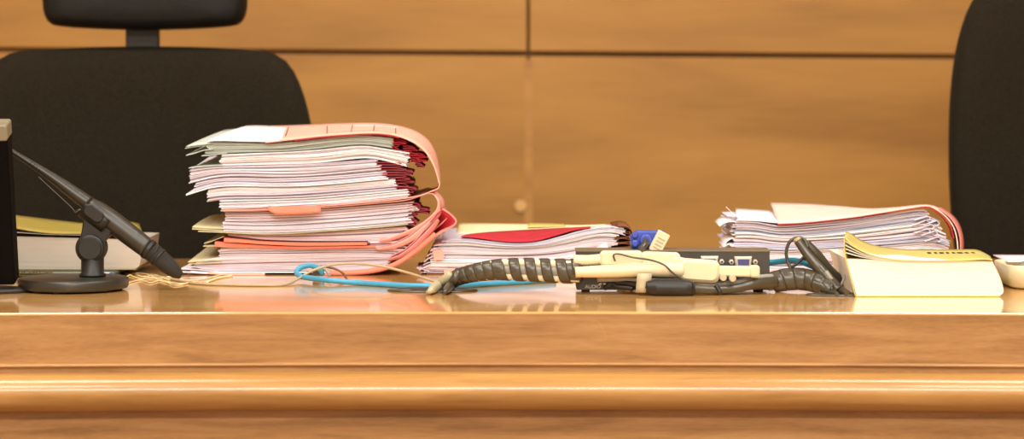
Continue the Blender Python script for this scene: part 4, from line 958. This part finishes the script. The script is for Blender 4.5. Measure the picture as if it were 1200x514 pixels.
# ------------------------------------------------------------------ chairs
def pillow(m, outline, c, Y, depth_f, depth_b, rings=((1, 0), (0.985, .35), (0.955, .62), (0.90, .82), (0.75, .95), (0.45, 1.0), (0.12, 1.02)), concave=0.0):
    n = len(outline); allr = []
    for side, dep in ((-1, depth_f), (1, depth_b)):
        rs = []
        for s, h in rings:
            ring = []
            for x, z in outline:
                X_ = c[0] + (x - c[0]) * s; Z_ = c[1] + (z - c[1]) * s
                ring.append(len(m.v)); m.v.append(Vector((X_, Y + side * dep * h + concave * ((X_ - c[0]) / 0.27) ** 2 * -1, Z_)))
            rs.append(ring)
        for i in range(len(rs) - 1):
            for k in range(n): m.face([rs[i][k], rs[i][(k+1) % n], rs[i+1][(k+1) % n], rs[i+1][k]], 0, True)
        m.face(rs[-1], 0, True); allr.append(rs[0])
    for k in range(n): m.face([allr[0][k], allr[0][(k+1) % n], allr[1][(k+1) % n], allr[1][k]], 0, True)
def chair(label, cpx, dpy, Y):
    """cpx: centre column; dpy: how much higher/lower the back sits"""
    lift = -dpy * Y / F
    ctr = P(cpx, 0, Y); X0_ = ctr.x
    t = thing('office_chair', label, 'chair', (X0_, Y - 0.2, 0), 'black swivel chairs behind the bench')
    k = Y / F
    half = [(0, 54), (60, 55), (110, 57), (140, 59.5), (156, 64), (168, 71), (177, 82), (185, 98), (192, 118), (199, 148), (204, 190), (206, 240), (205, 300), (200, 360), (190, 410), (172, 450), (140, 474), (90, 484), (0, 488)]
    pts = [(x, y) for x, y in half] + [(-x, y) for x, y in half[-2:0:-1]]
    out = [(X0_ + x * k, CZ - (y - HZ) * k + lift) for x, y in pts]
    sm = crom([Vector((a_, 0, b_)) for a_, b_ in out + [out[0]]], 97)[:-1]
    out = [(v.x, v.z) for v in sm]
    m = MB(); pillow(m, out, (X0_, CZ - (270 - HZ) * k + lift), Y, 0.042, 0.03, concave=0.045); back = m.build('backrest', M_fabric, t)
    hh = [(0, -62), (60, -62), (100, -58), (114, -48), (119, -30), (119.5, 0), (118, 16), (112, 27), (100, 31), (60, 34), (0, 35.5)]
    pts = [(x, y) for x, y in hh] + [(-x, y) for x, y in hh[-2:0:-1]]
    out = [(X0_ + (x + 3) * k, CZ - (y - HZ) * k + lift) for x, y in pts]
    sm = crom([Vector((a_, 0, b_)) for a_, b_ in out + [out[0]]], 81)[:-1]
    out = [(v.x, v.z) for v in sm]
    m = MB(); pillow(m, out, (X0_ + 3 * k, CZ - (-14 - HZ) * k + lift), Y - 0.01, 0.045, 0.03, concave=0.02); m.build('headrest', M_fabric2, t)
    def zz(y): return CZ - (y - HZ) * k + lift
    m = MB().rbox((X0_ - 22*k, Y + 0.0, zz(80)), (X0_ + 17*k, Y + 0.016, zz(10)), 0.004); m.build('headrest_post', M_black, t)
    zseat = 0.46 + lift
    m = MB(); o_ = []
    for a_ in range(48):
        th = 2 * math.pi * a_ / 48; c_, s_ = math.cos(th), math.sin(th)
        o_.append((0.25 * math.copysign(abs(c_) ** 0.45, c_), 0.235 * math.copysign(abs(s_) ** 0.45, s_)))
    rings = []
    for s, z in ((0.90, -0.01), (0.98, 0.01), (1, 0.035), (0.98, 0.06), (0.92, 0.075), (0.6, 0.08), (0.1, 0.078)):
        ring = []
        for x, y in o_: ring.append(len(m.v)); m.v.append(Vector((X0_ + x * s, Y - 0.27 + y * s, zseat - 0.03 + z)))
        rings.append(ring)
    for i in range(len(rings) - 1):
        for q in range(48): m.face([rings[i][q], rings[i][(q+1) % 48], rings[i+1][(q+1) % 48], rings[i+1][q]], 0, True)
    m.face(rings[0][::-1]); m.face(rings[-1]); m.build('seat', M_fabric, t)
    m = MB().tube([Vector((X0_, Y - 0.2, zseat - 0.045)), Vector((X0_, Y - 0.02, zseat - 0.05)), Vector((X0_, Y + 0.035, zseat + 0.02)), Vector((X0_, Y + 0.03, zseat + 0.2))], 0.022, 12, 24); m.build('back_bracket', M_black, t)
    m = MB().lathe([(0.03, 0.09), (0.03, 0.24), (0.018, 0.245), (0.018, zseat - 0.05), (0.07, zseat - 0.045), (0.07, zseat - 0.03)], (X0_, Y - 0.25, 0), 'Z', 24); m.build('gas_lift', M_black, t)
    for q in range(5):
        an = math.radians(72 * q + 18); dx, dy = math.cos(an), math.sin(an)
        m = MB().tube([Vector((X0_ + dx * 0.02, Y - 0.25 + dy * 0.02, 0.12)), Vector((X0_ + dx * 0.16, Y - 0.25 + dy * 0.16, 0.10)), Vector((X0_ + dx * 0.28, Y - 0.25 + dy * 0.28, 0.075))], [0.024, 0.02, 0.016], 12, 12)
        lg = m.build('base_arm', M_black, t)
        m = MB().lathe([(0.022, -0.02), (0.027, -0.016), (0.027, 0.016), (0.022, 0.02)], (X0_ + dx * 0.28, Y - 0.25 + dy * 0.28, 0.0275), 'Y', 24); m.build('caster', M_black, lg)
    return t
chair('black office chair with separate headrest behind the tall file stack at left', 169, 0, 3.98)
chair('black office chair with its back running out of the right edge', 1311, -80, 3.98)

# ------------------------------------------------------------------ light
def area(name, loc, size, energy, col, rot=(0, 0, 0)):
    l = bpy.data.lights.new(name, 'AREA'); l.shape = 'RECTANGLE'; l.size, l.size_y = size; l.energy = energy; l.color = col
    o = bpy.data.objects.new(name, l); C.objects.link(o); o.location = loc; o.rotation_euler = rot; return o
WARM = (1.0, 0.95, 0.87)
area('ceiling_lamp_front', (-1.3, 0.8, ZC - 0.06), (1.2, 0.6), 38, WARM)
area('ceiling_lamp_front', (1.3, 0.8, ZC - 0.06), (1.2, 0.6), 38, WARM)
area('ceiling_lamp_bench', (-1.1, 2.5, ZC - 0.06), (1.2, 0.4), 22, WARM)
area('ceiling_lamp_bench', (1.1, 2.5, ZC - 0.06), (1.2, 0.4), 22, WARM)
area('ceiling_lamp_rear', (0, 4.0, ZC - 0.06), (2.6, 0.3), 6, WARM)
area('ceiling_lamp_hall', (0, -1.6, ZC - 0.06), (2.5, 0.8), 170, WARM)
w = bpy.data.worlds.new('world'); bpy.context.scene.world = w; w.use_nodes = True
w.node_tree.nodes['Background'].inputs[0].default_value = (1, 0.93, 0.82, 1); w.node_tree.nodes['Background'].inputs[1].default_value = 0.3

# ------------------------------------------------------------------ camera
cam = bpy.data.cameras.new('camera'); co_ = bpy.data.objects.new('camera', cam); C.objects.link(co_)
co_.location = (0, 0, CZ); co_.rotation_euler = (math.pi / 2, 0, 0)
cam.sensor_width = 36; cam.lens = 36 * F / 1200; cam.shift_y = -(257 - HZ) / 1200
cam.dof.use_dof = True; cam.dof.focus_distance = 3.12; cam.dof.aperture_fstop = 4.6
cam.clip_start = 0.05
sc = bpy.context.scene; sc.camera = co_
sc.view_settings.view_transform = 'Standard'; sc.view_settings.look = 'None'; sc.view_settings.gamma = 1
sc.view_settings.use_curve_mapping = False
sc.view_settings.exposure = 0.68
for o in bpy.data.objects:
    if '_o' in o: del o['_o']
